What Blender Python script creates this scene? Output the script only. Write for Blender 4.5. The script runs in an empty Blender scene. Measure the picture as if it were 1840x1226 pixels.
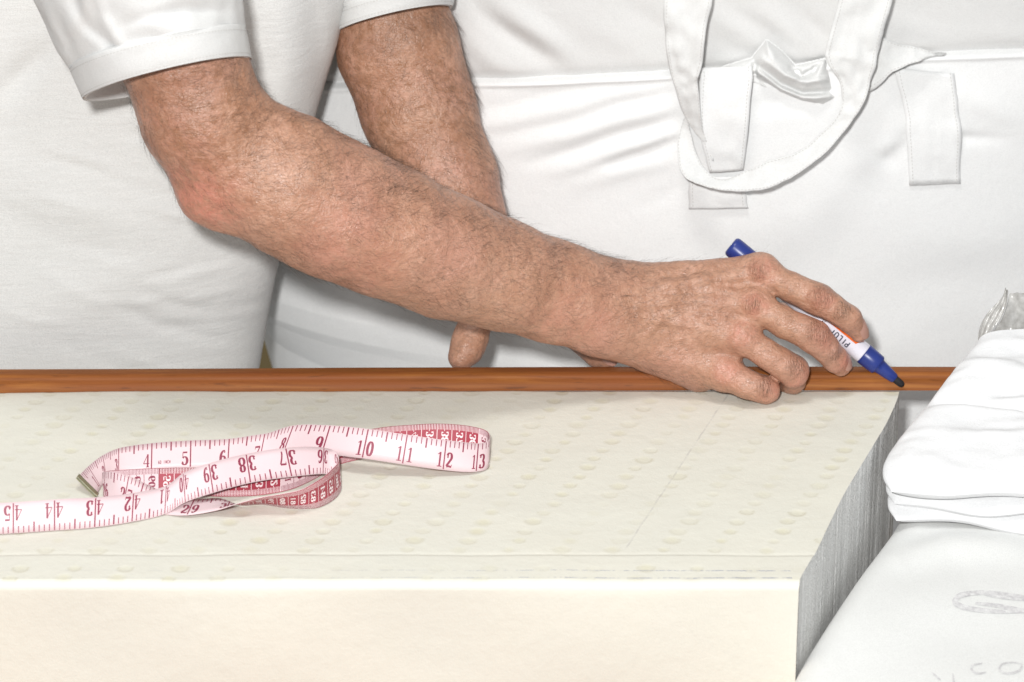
import bpy, math, random
import numpy as np
from mathutils import Vector, noise as mnoise

random.seed(7)
rng = np.random.default_rng(7)
scene = bpy.context.scene
COL = scene.collection

# ------------------------------------------------------------------ camera
PITCH = math.radians(24.0)
F = 6270.0                                   # focal length in photo pixels (photo is 1840 x 1226)
CAM = np.array([0.0, -1.9968, 0.9234])
FW = np.array([0.0, math.cos(PITCH), -math.sin(PITCH)])
UP = np.array([0.0, math.sin(PITCH), math.cos(PITCH)])
cam_data = bpy.data.cameras.new("camera")
cam = bpy.data.objects.new("camera", cam_data)
COL.objects.link(cam)
cam.location = CAM
cam.rotation_euler = (math.pi / 2 - PITCH, 0, 0)
cam_data.sensor_width = 36.0
cam_data.lens = 36.0 * F / 1840.0
cam_data.clip_end = 50
cam_data.dof.use_dof = True
cam_data.dof.focus_distance = 2.13
cam_data.dof.aperture_fstop = 11.0
scene.camera = cam
scene.render.resolution_x, scene.render.resolution_y = 1024, 682

# ------------------------------------------------------------------ light
world = bpy.data.worlds.new("World")
scene.world = world
world.use_nodes = True
world.node_tree.nodes["Background"].inputs[0].default_value = (0.93, 0.97, 1.0, 1)
world.node_tree.nodes["Background"].inputs[1].default_value = 0.35


def area_lamp(name, loc, target, size, power, color, size_y=None):
    d = bpy.data.lights.new(name, 'AREA')
    d.energy = power
    d.color = color
    d.size = size
    if size_y:
        d.shape = 'RECTANGLE'
        d.size_y = size_y
    o = bpy.data.objects.new(name, d)
    COL.objects.link(o)
    o.location = loc
    o.rotation_euler = (Vector(target) - Vector(loc)).to_track_quat('-Z', 'Y').to_euler()
    return o


area_lamp("camera_flash", (-0.11, -1.97, 1.075), (0.0, 0.0, 0.03), 0.09, 45.5, (1.0, 1.0, 0.99))
area_lamp("ceiling_light", (-0.12, -0.46, 1.75), (0.02, -0.10, 0.0), 0.42, 10.0, (1.0, 0.985, 0.96), 0.30)
scene.view_settings.view_transform = 'Standard'
scene.view_settings.look = 'None'
scene.view_settings.exposure = 0.0
scene.view_settings.gamma = 1.0

# ------------------------------------------------------------------ helpers


def ray(px, py):
    px = np.asarray(px, float); py = np.asarray(py, float)
    d = np.zeros(np.broadcast(px, py).shape + (3,))
    d[..., 0] = (px - 920.0) / F
    d += FW
    d += ((613.0 - py) / F)[..., None] * UP
    return d


def P(px, py, y):
    """the point at depth y that the photograph shows at pixel px, py"""
    d = ray(px, py)
    t = (np.asarray(y) - CAM[1]) / d[..., 1]
    return CAM + t[..., None] * d


def PZ(px, py, z=0.0):
    d = ray(px, py)
    t = (np.asarray(z) - CAM[2]) / d[..., 2]
    return CAM + t[..., None] * d


def proj(p):
    q = np.asarray(p) - CAM
    zc = q @ FW
    return 920 + F * q[..., 0] / zc, 613 - F * (q @ UP) / zc


def rad(px, y):
    """pixels to metres at depth y"""
    return px * ((y - CAM[1]) * 0.9135 + (CAM[2] - 0.06) * 0.4067) / F


def empty(name, loc, label, cat, group=None):
    o = bpy.data.objects.new(name, None)
    COL.objects.link(o)
    o.location = loc
    o.empty_display_size = 0.02
    tag(o, label, cat, group)
    return o


def tag(o, label=None, cat=None, group=None, kind=None):
    if label: o["label"] = label
    if cat: o["category"] = cat
    if group: o["group"] = group
    if kind: o["kind"] = kind
    return o


def mesh_obj(name, verts, faces, mat, parent=None, smooth=True, mats=None, face_mats=None):
    me = bpy.data.meshes.new(name)
    v = np.asarray(verts, dtype=np.float64).reshape(-1, 3)
    if parent is not None:
        loc = np.zeros(3)
        p = parent
        while p is not None:
            loc += np.array(p.location); p = p.parent
        v = v - loc
    me.from_pydata(v.tolist(), [], faces.tolist() if isinstance(faces, np.ndarray) else faces)
    for m in (mats or [mat]):
        me.materials.append(m)
    if face_mats is not None:
        me.polygons.foreach_set("material_index", np.asarray(face_mats, dtype=np.int32))
    if smooth:
        me.polygons.foreach_set("use_smooth", np.ones(len(me.polygons), dtype=bool))
    me.validate()
    me.update()
    o = bpy.data.objects.new(name, me)
    COL.objects.link(o)
    if parent is not None:
        o.parent = parent
    return o


def grid_faces(nu, nv, wrap_u=False, off=0, flip=False):
    """grid of nu x nv verts, index = u * nv + v"""
    us = np.arange(nu if wrap_u else nu - 1)
    vs = np.arange(nv - 1)
    U, V = np.meshgrid(us, vs, indexing='ij')
    U2 = (U + 1) % nu
    f = np.stack([U * nv + V, U2 * nv + V, U2 * nv + V + 1, U * nv + V + 1], -1).reshape(-1, 4) + off
    return f[:, ::-1] if flip else f


def fbm(pts, scale, octaves=3, seed=0.0):
    out = np.empty(len(pts))
    o = Vector((seed * 13.1, seed * 7.7, seed * 3.3))
    for i, p in enumerate(pts):
        out[i] = mnoise.fractal(Vector(p) * scale + o, 1.0, 2.0, octaves)
    return out


def crv(stations, n_per=8, closed=False):
    """centripetal Catmull-Rom through the stations; returns points and station parameter"""
    S = np.asarray(stations, float)
    n = len(S)
    out, par = [], []
    for i in range(n - 1):
        p0, p1, p2, p3 = S[max(i - 1, 0)], S[i], S[i + 1], S[min(i + 2, n - 1)]
        if i == 0: p0 = 2 * p1 - p2
        if i == n - 2: p3 = 2 * p2 - p1
        d1 = max(np.linalg.norm(p1 - p0), 1e-9) ** 0.5
        d2 = max(np.linalg.norm(p2 - p1), 1e-9) ** 0.5
        d3 = max(np.linalg.norm(p3 - p2), 1e-9) ** 0.5
        m1 = ((p1 - p0) / d1 - (p2 - p0) / (d1 + d2) + (p2 - p1) / d2) * d2
        m2 = ((p2 - p1) / d2 - (p3 - p1) / (d2 + d3) + (p3 - p2) / d3) * d2
        for k in range(n_per):
            t = k / n_per
            h = (2 * t**3 - 3 * t**2 + 1, t**3 - 2 * t**2 + t, -2 * t**3 + 3 * t**2, t**3 - t**2)
            out.append(h[0] * p1 + h[1] * m1 + h[2] * p2 + h[3] * m2)
            par.append(i + t)
    out.append(S[-1]); par.append(n - 1.0)
    return np.array(out), np.array(par)


def smoothstep(a, b, x):
    t = np.clip((x - a) / (b - a), 0, 1)
    return t * t * (3 - 2 * t)


def poly_dist(px, py, pts):
    """distance in pixels to a polyline and the parameter 0..1 along it"""
    best = np.full(np.shape(px), 1e9); par = np.zeros(np.shape(px))
    pts = np.asarray(pts, float)
    L = np.r_[0, np.cumsum(np.linalg.norm(np.diff(pts, axis=0), axis=1))]
    for i in range(len(pts) - 1):
        a, b = pts[i], pts[i + 1]
        ab = b - a
        t = np.clip(((px - a[0]) * ab[0] + (py - a[1]) * ab[1]) / (ab @ ab), 0, 1)
        d = np.hypot(px - a[0] - t * ab[0], py - a[1] - t * ab[1])
        m = d < best
        best = np.where(m, d, best)
        par = np.where(m, (L[i] + t * np.linalg.norm(ab)) / L[-1], par)
    return best, par


def folds(px, py, lst):
    """sum of cloth folds: (polyline, half width px, height m toward the viewer)"""
    tot = np.zeros(np.shape(px))
    for pts, w, h in lst:
        d, t = poly_dist(px, py, pts)
        tot += h * np.exp(-(d / w) ** 2) * (0.25 + 0.75 * np.sin(np.pi * np.clip(t, 0.03, 0.97)) ** 0.6)
    return tot

# ------------------------------------------------------------------ materials


class NB:
    def __init__(self, name):
        self.m = bpy.data.materials.new(name)
        self.m.use_nodes = True
        self.t = self.m.node_tree
        self.b = self.t.nodes["Principled BSDF"]
        self.co = None

    def n(self, kind, **kw):
        nd = self.t.nodes.new(kind)
        for k, v in kw.items():
            setattr(nd, k, v)
        return nd

    def link(self, a, b):
        self.t.links.new(a, b)

    def coord(self):
        if self.co is None:
            self.co = self.n('ShaderNodeNewGeometry').outputs['Position']
        return self.co

    def mapped(self, scale=(1, 1, 1), rot=(0, 0, 0), loc=(0, 0, 0)):
        mp = self.n('ShaderNodeMapping')
        mp.inputs['Scale'].default_value = scale
        mp.inputs['Rotation'].default_value = rot
        mp.inputs['Location'].default_value = loc
        self.link(self.coord(), mp.inputs['Vector'])
        return mp.outputs[0]

    def noise(self, scale, detail=3, rough=0.55, vec=None, dist=0.0):
        nz = self.n('ShaderNodeTexNoise')
        nz.inputs['Scale'].default_value = scale
        nz.inputs['Detail'].default_value = detail
        nz.inputs['Roughness'].default_value = rough
        nz.inputs['Distortion'].default_value = dist
        self.link(vec if vec is not None else self.coord(), nz.inputs['Vector'])
        return nz.outputs['Fac']

    def ramp(self, fac, stops):
        r = self.n('ShaderNodeValToRGB')
        el = r.color_ramp.elements
        while len(el) < len(stops): el.new(0.5)
        for e, (p, c) in zip(el, stops):
            e.position = p
            e.color = c if len(c) == 4 else (*c, 1)
        self.link(fac, r.inputs[0])
        return r.outputs[0]

    def mix(self, fac, a, b, mode='MIX'):
        mx = self.n('ShaderNodeMix', data_type='RGBA', blend_type=mode)
        for s, v in ((mx.inputs[0], fac), (mx.inputs[6], a), (mx.inputs[7], b)):
            if isinstance(v, (int, float)): s.default_value = v
            elif isinstance(v, tuple): s.default_value = v if len(v) == 4 else (*v, 1)
            else: self.link(v, s)
        return mx.outputs[2]

    def math(self, op, a, b=None, c=None):
        mt = self.n('ShaderNodeMath', operation=op)
        for s, v in zip(mt.inputs, (a, b, c)):
            if v is None: continue
            if isinstance(v, (int, float)): s.default_value = v
            else: self.link(v, s)
        return mt.outputs[0]

    def near(self, pt, r0, r1):
        """1 within r0 of the point, 0 beyond r1"""
        vm = self.n('ShaderNodeVectorMath', operation='DISTANCE')
        self.link(self.coord(), vm.inputs[0])
        vm.inputs[1].default_value = tuple(pt)
        mr = self.n('ShaderNodeMapRange', interpolation_type='SMOOTHSTEP')
        mr.inputs[1].default_value = r0; mr.inputs[2].default_value = r1
        mr.inputs[3].default_value = 1.0; mr.inputs[4].default_value = 0.0
        self.link(vm.outputs['Value'], mr.inputs[0])
        return mr.outputs[0]

    def bump(self, heights, dist=0.001):
        """heights: list of (socket, strength, distance)"""
        prev = None
        for h, s, d in heights:
            b = self.n('ShaderNodeBump')
            b.inputs['Strength'].default_value = s
            b.inputs['Distance'].default_value = d
            self.link(h, b.inputs['Height'])
            if prev: self.link(prev, b.inputs['Normal'])
            prev = b.outputs[0]
        self.link(prev, self.b.inputs['Normal'])

    def set(self, **kw):
        names = dict(color='Base Color', rough='Roughness', metal='Metallic', spec='Specular IOR Level',
                     sss='Subsurface Weight', sheen='Sheen Weight', coat='Coat Weight', alpha='Alpha',
                     trans='Transmission Weight')
        for k, v in kw.items():
            s = self.b.inputs[names[k]]
            if isinstance(v, tuple): s.default_value = v if len(v) == 4 else (*v, 1)
            elif isinstance(v, (int, float)): s.default_value = v
            else: self.link(v, s)
        return self


def plain(name, color, rough=0.5, **kw):
    return NB(name).set(color=color, rough=rough, **kw).m


def fabric(name, color, weave=1500.0, streak=None, tone=0.04, wr=0.5, grain=0.84):
    b = NB(name)
    n1 = b.noise(14, 3, 0.6)
    n2 = b.noise(420, 2, 0.6)
    c2 = tuple(max(c - tone, 0) for c in color)
    c = b.mix(n1, color, c2)
    c = b.mix(b.math('MULTIPLY', n2, 0.30), c, tuple(x * 0.86 for x in color))
    gr = b.noise(1.0, 2, 0.75, b.mapped((900, 900, 1500)))
    c = b.mix(b.ramp(gr, [(0.36, (0.5, 0.5, 0.5)), (0.56, (0, 0, 0))]), c, tuple(x * grain for x in color))
    b.set(color=c, rough=0.9, spec=0.2, sheen=0.15)
    hs = [(b.noise(60, 4, 0.6, dist=0.4), wr, 0.0014), (b.noise(weave, 2, 0.7), 0.55, 0.0004)]
    if streak:
        sk = b.noise(1.0, 4, 0.7, b.mapped((40, 60, 420), streak[1]), 0.5)
        c = b.mix(b.ramp(sk, [(0.40, (0.55, 0.55, 0.55)), (0.58, (0, 0, 0))]), c, tuple(x * (1 - (1 - grain) * .45) for x in color))
        b.set(color=c)
        hs.insert(0, (b.noise(1.0, 4, 0.62, b.mapped(*streak), 0.9), 0.30, 0.0018))
    b.bump(hs)
    return b.m


M = {}
M['shirt'] = fabric('jersey_cloth', (0.745, 0.74, 0.725), 1300, ((22, 40, 150), (0, math.radians(-14), 0)), wr=0.35, grain=0.70)
M['sleeve'] = fabric('sleeve_cloth', (0.72, 0.72, 0.71), 1400, wr=0.3)
M['apron'] = fabric('apron_cloth', (0.83, 0.83, 0.825), 1700, wr=0.4)
M['apron_shirt'] = fabric('shirt_cloth', (0.70, 0.695, 0.685), 1500, wr=0.4)
M['strap'] = fabric('strap_cloth', (0.75, 0.75, 0.74), 1800, wr=0.25)
M['linen'] = fabric('linen_cloth', (0.77, 0.77, 0.775), 1600, ((30, 60, 120), (math.radians(20), 0, math.radians(12))), wr=0.35)
M['wrap'] = fabric('wrap_cloth', (0.83, 0.835, 0.82), 1500, wr=0.25)


def wood_mat():
    b = NB('varnished_wood')
    g = b.noise(1.0, 5, 0.6, b.mapped((9, 260, 210)), 1.2)
    l = b.noise(1.0, 3, 0.6, b.mapped((4, 40, 40), loc=(3, 1, 2)), 0.5)
    c = b.ramp(g, [(0.25, (0.17, 0.048, 0.011)), (0.5, (0.275, 0.090, 0.019)), (0.75, (0.38, 0.145, 0.032))])
    c = b.mix(b.ramp(l, [(0.42, (0, 0, 0)), (0.62, (1, 1, 1))]), c, (0.25, 0.075, 0.02))
    d = b.noise(1.0, 2, 0.5, b.mapped((60, 500, 400), loc=(7, 3, 1)))
    c = b.mix(b.ramp(d, [(0.62, (0, 0, 0)), (0.74, (0.6, 0.6, 0.6))]), c, (0.12, 0.04, 0.015))
    b.set(color=c, rough=0.55, spec=0.2)
    b.bump([(g, 0.25, 0.0006)])
    return b.m


M['wood'] = wood_mat()


def foam_mat():
    b = NB('latex_foam')
    at = b.n('ShaderNodeAttribute', attribute_name='dimple').outputs['Fac']
    n1 = b.noise(9, 3, 0.6)
    n2 = b.noise(160, 3, 0.65)
    c = b.ramp(n1, [(0.3, (0.715, 0.705, 0.630)), (0.7, (0.745, 0.725, 0.640))])
    c = b.mix(b.ramp(n2, [(0.35, (0.25, 0.25, 0.25)), (0.65, (0, 0, 0))]), c, (0.69, 0.675, 0.59))
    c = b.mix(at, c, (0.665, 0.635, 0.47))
    c = b.mix(b.n('ShaderNodeAttribute', attribute_name='rim_shade').outputs['Fac'], c, (0.57, 0.535, 0.41))  # shade along each dimple's near rim, painted into the foam colour
    # faint pen rules near the front edge and one pencil line across the top
    sx = b.n('ShaderNodeSeparateXYZ'); b.link(b.coord(), sx.inputs[0])
    X, Y, Z = sx.outputs
    wob = b.math('MULTIPLY', b.math('SUBTRACT', b.noise(55, 2), 0.5), 0.0016)
    brk = b.ramp(b.noise(1.0, 3, 0.7, b.mapped((150, 30, 30))), [(0.42, (0, 0, 0)), (0.56, (1, 1, 1))])
    fade = b.n('ShaderNodeMapRange'); b.link(X, fade.inputs[0])
    fade.inputs[1].default_value = -0.13; fade.inputs[2].default_value = 0.15
    fade.inputs[3].default_value = 0.10; fade.inputs[4].default_value = 0.8
    top = b.math('GREATER_THAN', Z, -0.004)
    tot = None
    for y0, w in ((float(PZ(920, 1027)[1]), 0.00045), (float(PZ(920, 1040)[1]), 0.00055)):
        ln = b.math('LESS_THAN', b.math('ABSOLUTE', b.math('SUBTRACT', b.math('ADD', Y, wob), y0)), w)
        tot = ln if tot is None else b.math('MAXIMUM', tot, ln)
    endx = b.math('LESS_THAN', X, 0.158)
    pen = b.math('MULTIPLY', b.math('MULTIPLY', tot, brk), b.math('MULTIPLY', b.math('MULTIPLY', fade.outputs[0], top), endx))
    c = b.mix(pen, c, (0.25, 0.27, 0.38))
    a, e = PZ(1310, 706), PZ(1125, 985)
    k = (e[0] - a[0]) / (e[1] - a[1])
    dx = b.math('ABSOLUTE', b.math('SUBTRACT', b.math('SUBTRACT', b.math('ADD', X, wob), a[0]), b.math('MULTIPLY', b.math('SUBTRACT', Y, float(a[1])), float(k))))
    pl = b.math('MULTIPLY', b.math('LESS_THAN', dx, 0.0006), b.math('MULTIPLY', top, b.math('GREATER_THAN', Y, float(e[1]))))
    pbrk = b.ramp(b.noise(1.0, 3, 0.7, b.mapped((50, 120, 30), loc=(2, 0, 0))), [(0.38, (0.05, 0.05, 0.05)), (0.62, (0.45, 0.45, 0.45))])
    c = b.mix(b.math('MULTIPLY', pl, pbrk), c, (0.47, 0.45, 0.43))
    b.set(color=c, rough=0.85, spec=0.25, sss=0.0)
    b.bump([(b.noise(95, 3, 0.6), 0.35, 0.0012), (b.noise(900, 2, 0.7), 0.35, 0.0004)])
    return b.m


def foam_cut_mat():
    b = NB('cut_foam')
    n = b.noise(600, 3, 0.7)
    st = b.noise(1.0, 3, 0.65, b.mapped((150, 95, 5)), 0.2)
    c = b.ramp(st, [(0.3, (0.76, 0.75, 0.735)), (0.55, (0.80, 0.80, 0.79)), (0.72, (0.87, 0.865, 0.84))])
    c = b.mix(b.ramp(n, [(0.35, (0.5, 0.5, 0.5)), (0.6, (0, 0, 0))]), c, (0.52, 0.51, 0.49))
    b.set(color=c, rough=0.95, spec=0.1)
    b.bump([(st, 0.3, 0.0015), (n, 0.8, 0.0014)])
    return b.m


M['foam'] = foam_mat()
M['foam_cut'] = foam_cut_mat()
M['wall'] = NB('painted_wall').set(color=(0.30, 0.22, 0.10), rough=0.8).m

# ------------------------------------------------------------------ setting
wall = mesh_obj('wall', [(-3, 1.2, -1.5), (3, 1.2, -1.5), (3, 1.2, 3), (-3, 1.2, 3)], [(0, 1, 2, 3)], M['wall'], smooth=False)
tag(wall, kind='structure')


def box(x0, x1, y0, y1, z0, z1):
    v = [(x, y, z) for x in (x0, x1) for y in (y0, y1) for z in (z0, z1)]
    f = [(0, 1, 3, 2), (4, 6, 7, 5), (0, 4, 5, 1), (2, 3, 7, 6), (0, 2, 6, 4), (1, 5, 7, 3)]
    return v, f


FOAM_H = 0.12
tb = mesh_obj('table_surface', *box(-0.9, 0.9, -0.8, 0.012, -FOAM_H - 0.03, -FOAM_H), M['wood'], smooth=False)
tag(tb, kind='structure')

# ------------------------------------------------------------------ foam block
FOAM_FRONT = float(PZ(920, 1050)[1])


def foam_right(y):
    """right cut edge: a slightly wavering slanting cut"""
    E = PZ(*np.array([(1617, 700), (1612, 718), (1594, 758), (1566, 806), (1535, 858), (1512, 897), (1489, 944), (1466, 992), (1448, 1022), (1438, 1042), (1435, 1054)], float).T)
    E, _ = crv(E, 8)
    ys, xs = E[:, 1], E[:, 0]
    return np.interp(y, ys[::-1], xs[::-1])


def make_foam():
    root = empty('foam_block', (0, -0.13, -FOAM_H), 'cream latex foam block with dimpled top under the tape measure', 'foam block')
    nv, nu = 230, 560
    yv = np.linspace(FOAM_FRONT + 0.0042, -0.0005, nv)
    u = np.linspace(0, 1, nu)
    # profile: down the front, round the edge, along the top
    prof = [(FOAM_FRONT, z) for z in np.linspace(-FOAM_H, -0.0044, 26)]
    for a in np.linspace(0, math.pi / 2, 6)[1:-1]:
        prof.append((FOAM_FRONT + 0.0042 * (1 - math.cos(a)), -0.0042 + 0.0042 * math.sin(a)))
    prof += [(y, 0.0) for y in yv]
    prof += [(0.0, -0.003), (0.0, -FOAM_H)]
    prof = np.array(prof)
    xr = foam_right(prof[:, 0])
    xl = -0.50
    X = xl + (xr - xl)[None, :] * u[:, None]
    Y = np.broadcast_to(prof[:, 0], X.shape).copy()
    Z = np.broadcast_to(prof[:, 1], X.shape).copy()
    topm = (np.abs(Z) < 1e-9)
    # dimples of the mould pins on a skewed lattice
    hgt = np.zeros(X.shape); dim = np.zeros(X.shape); rim_shade = np.zeros(X.shape)
    A = (0.0295, 0.0); B = (0.0052, 0.0121)
    r_ = random.Random(3)
    xs0, ys0 = X[:, -10], None
    for j in range(0, 23):
        for i in range(-26, 12):
            cx = 0.012 + A[0] * i + B[0] * j + r_.uniform(-.0014, .0014)
            cy = FOAM_FRONT + 0.006 + B[1] * j * (0.985) + r_.uniform(-.0008, .0008)
            if cx < -0.40 or cx > 0.26 or cy > -0.001: continue
            if j in (2,) : continue
            rr = r_.uniform(0.0026, 0.0042); dp = r_.uniform(0.00010, 0.00030)
            j0 = np.searchsorted(yv, cy - 0.011); j1 = np.searchsorted(yv, cy + 0.011)
            base = 30
            sl_v = slice(base + j0, base + j1)
            i0 = int(np.clip((cx - 0.014 - xl) / (0.21 - xl + 0.05) * nu, 0, nu)); i1 = int(np.clip((cx + 0.014 - xl) / (0.15 - xl) * nu + 2, 0, nu))
            if i1 <= i0 or j1 <= j0: continue
            xx = X[i0:i1, sl_v]; yy = Y[i0:i1, sl_v]
            d = np.hypot(xx - cx, (yy - cy) * 1.0) / rr
            vis = 0.35 + 0.65 * smoothstep(-0.4, 0.25, mnoise.noise(Vector((cx * 14, cy * 14, 3.0))))
            dp *= vis
            hgt[i0:i1, sl_v] += -dp * np.exp(-d ** 4) + dp * 0.25 * np.exp(-((d - 1.35) / 0.35) ** 2)
            dim[i0:i1, sl_v] += vis * r_.uniform(0.2, 0.7) * np.exp(-d ** 4); rim_shade[i0:i1, sl_v] += vis * r_.uniform(0.15, 0.65) * np.exp(-((d - 1.15) / 0.22) ** 2) * (yy < cy + rr * .4)
    # gentle swells and the smooth moulded lip along the front
    pts = np.stack([X, Y, np.zeros_like(X)], -1)
    lowx = np.linspace(-0.5, 0.26, 60); lowy = np.linspace(FOAM_FRONT, 0, 24)
    gx, gy = np.meshgrid(lowx, lowy, indexing='ij')
    low = fbm(np.stack([gx.ravel(), gy.ravel(), np.zeros(gx.size)], -1), 22, 3, 1).reshape(gx.shape)
    ix = np.clip((X - lowx[0]) / (lowx[1] - lowx[0]), 0, 58.999); iy = np.clip((Y - lowy[0]) / (lowy[1] - lowy[0]), 0, 22.999)
    i0, j0 = ix.astype(int), iy.astype(int); fx, fy = ix - i0, iy - j0
    lowv = (low[i0, j0] * (1 - fx) * (1 - fy) + low[i0 + 1, j0] * fx * (1 - fy) + low[i0, j0 + 1] * (1 - fx) * fy + low[i0 + 1, j0 + 1] * fx * fy)
    hgt += 0.0006 * lowv
    hgt += -0.0003 * np.exp(-((Y - (FOAM_FRONT + 0.036)) / 0.0016) ** 2) + 0.0006 * smoothstep(FOAM_FRONT + 0.036, FOAM_FRONT + 0.033, Y)
    hgt += -0.0022 * smoothstep(-0.22, -0.40, X) * smoothstep(-0.05, 0.0, Y)
    Z = Z + np.where(topm, hgt, 0)
    # the front face is not quite plane
    fr = (Z < -0.0043) & (Y < FOAM_FRONT + 1e-6)
    Y = Y + np.where(fr, 0.0012 * np.sin(X * 31) * np.sin(Z * 40), 0)
    V = np.stack([X, Y, Z], -1).reshape(-1, 3)
    faces = grid_faces(nu, len(prof))
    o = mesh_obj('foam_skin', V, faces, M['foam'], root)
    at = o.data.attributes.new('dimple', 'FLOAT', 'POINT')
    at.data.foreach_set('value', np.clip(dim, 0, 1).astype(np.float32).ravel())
    at = o.data.attributes.new('rim_shade', 'FLOAT', 'POINT')
    at.data.foreach_set('value', np.clip(rim_shade, 0, 1).astype(np.float32).ravel())
    # the cut side: sawn, with fine upright ridges
    edge = np.stack([X[-1], Y[-1], Z[-1]], -1)[29:30 + nv]
    yy = np.interp(np.linspace(0, 1, 420), np.linspace(0, 1, len(edge)), edge[:, 1])
    xe = np.interp(yy, edge[:, 1], edge[:, 0]); ze = np.interp(yy, edge[:, 1], edge[:, 2])
    rid = rng.normal(0, 1, 420); rid = np.convolve(rid, [0.25, 0.5, 0.25], 'same')
    rid2 = np.convolve(rng.normal(0, 1, 420), np.ones(9) / 9, 'same') * 2
    zs = np.r_[0, np.linspace(0.0015, FOAM_H, 20)]
    SV = []
    for k, dz in enumerate(zs):
        amp = 0.0 if k == 0 else 1.0
        lean = 0.004 * (dz / FOAM_H) * 0
        x = xe + amp * (0.00016 * rid + 0.00035 * rid2) * (0.7 + 0.3 * math.sin(k)) + lean
        z = ze - dz
        SV.append(np.stack([x, yy, z], -1))
    SV = np.stack(SV, 1).reshape(-1, 3)
    mesh_obj('cut_side', SV, grid_faces(420, len(zs), flip=True), M['foam_cut'], root)
    return root


make_foam()

# ------------------------------------------------------------------ wooden rail
def make_rail():
    root = empty('wooden_rail', (0, 0.01, -0.1), 'long orange-brown varnished wooden rail behind the foam block', 'rail')
    prof = []
    y0, y1, z0, z1, r = 0.0015, 0.0155, -0.0008, 0.0108, 0.0040
    prof += [(y0, z0), (y0, z1 - r)]
    for a in np.linspace(0, math.pi / 2, 7)[1:]:
        prof.append((y0 + r * (1 - math.cos(a)), z1 - r + r * math.sin(a)))
    for a in np.linspace(0, math.pi / 2, 6):
        prof.append((y1 - r * (1 - math.sin(a)), z1 - r + r * math.cos(a)))
    prof += [(y1, z0)]
    n = len(prof)
    xs = np.linspace(-0.62, 0.52, 90)
    V = []
    for i, x in enumerate(xs):
        dz = 0.0004 * math.sin(x * 9) - 0.0016 * max(0, (-x - 0.1)) / 0.25
        for (y, z) in prof:
            V.append((x, y, z + dz))
    f = grid_faces(len(xs), n, flip=True).tolist()
    f += [(i * n, i * n + n - 1, (i + 1) * n + n - 1, (i + 1) * n) for i in range(len(xs) - 1)]
    f.append(tuple(range(n))); f.append(tuple(reversed(range((len(xs) - 1) * n, len(xs) * n))))
    o = mesh_obj('batten', V, f, M['wood'], root)
    for x in (-0.60, 0.50):
        mesh_obj('post', *box(x - 0.012, x + 0.012, 0.002, 0.016, -0.15, -0.0012), M['wood'], root, smooth=False)
    return root


make_rail()

# ------------------------------------------------------------------ person drawing with the marker: body
VIEW = FW / np.linalg.norm(FW)


class Field:
    """signed distance field on a regular grid"""
    def __init__(self, lo, hi, h):
        self.h = h
        self.lo = np.asarray(lo, float)
        self.dim = np.ceil((np.asarray(hi) - self.lo) / h).astype(int) + 1
        self.ax = [(self.lo[i] + h * np.arange(self.dim[i])).astype(np.float32) for i in range(3)]

    def sl(self, lo, hi):
        a = np.clip(np.floor((lo - self.lo) / self.h).astype(int), 0, self.dim)
        b = np.clip(np.ceil((hi - self.lo) / self.h).astype(int) + 1, 0, self.dim)
        return tuple(slice(x, y) for x, y in zip(a, b))

    def prim(self, c, sl):
        a, b, ra, rb, s, n = c
        X = self.ax[0][sl[0]][:, None, None]; Y = self.ax[1][sl[1]][None, :, None]; Z = self.ax[2][sl[2]][None, None, :]
        a = np.asarray(a, np.float32); b = np.asarray(b, np.float32)
        px, py, pz = X - a[0], Y - a[1], Z - a[2]
        ba = b - a
        if s != 1:
            n = np.asarray(n, np.float32)
            dn = (px * n[0] + py * n[1] + pz * n[2]) * np.float32(s - 1)
            px, py, pz = px + dn * n[0], py + dn * n[1], pz + dn * n[2]
            ba = ba + (s - 1) * (ba @ n) * n
        L = float(ba @ ba)
        if L < 1e-12:
            return np.sqrt(px * px + py * py + pz * pz) - np.float32(ra)
        t = np.clip((px * ba[0] + py * ba[1] + pz * ba[2]) / np.float32(L), 0, 1)
        d = np.sqrt((px - t * ba[0]) ** 2 + (py - t * ba[1]) ** 2 + (pz - t * ba[2]) ** 2)
        return d - (np.float32(ra) + t * np.float32(rb - ra))


def smin(a, b, k):
    if k <= 0: return np.minimum(a, b)
    h = np.maximum(k - np.abs(a - b), 0) / k
    return np.minimum(a, b) - h * h * (k * 0.25)


def cap(a, b, ra, rb=None, s=1.0, n=VIEW):
    return (np.asarray(a, float), np.asarray(b, float), ra, ra if rb is None else rb, s, n)


def chain(pts, s=1.0, n=VIEW):
    """pts: (px, py, y, radius px) joints"""
    out = []
    Q = [(P(p[0], p[1], p[2]), rad(p[3], p[2]), (p[4] if len(p) > 4 else s)) for p in pts]
    for a, b in zip(Q[:-1], Q[1:]):
        out.append(cap(a[0], b[0], a[1], b[1], (a[2] + b[2]) / 2, n))
    return out


def bbox(caps, m):
    lo = np.min([np.minimum(c[0] - c[2], c[1] - c[3]) for c in caps], 0) - m
    hi = np.max([np.maximum(c[0] + c[2], c[1] + c[3]) for c in caps], 0) + m
    return lo, hi


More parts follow.
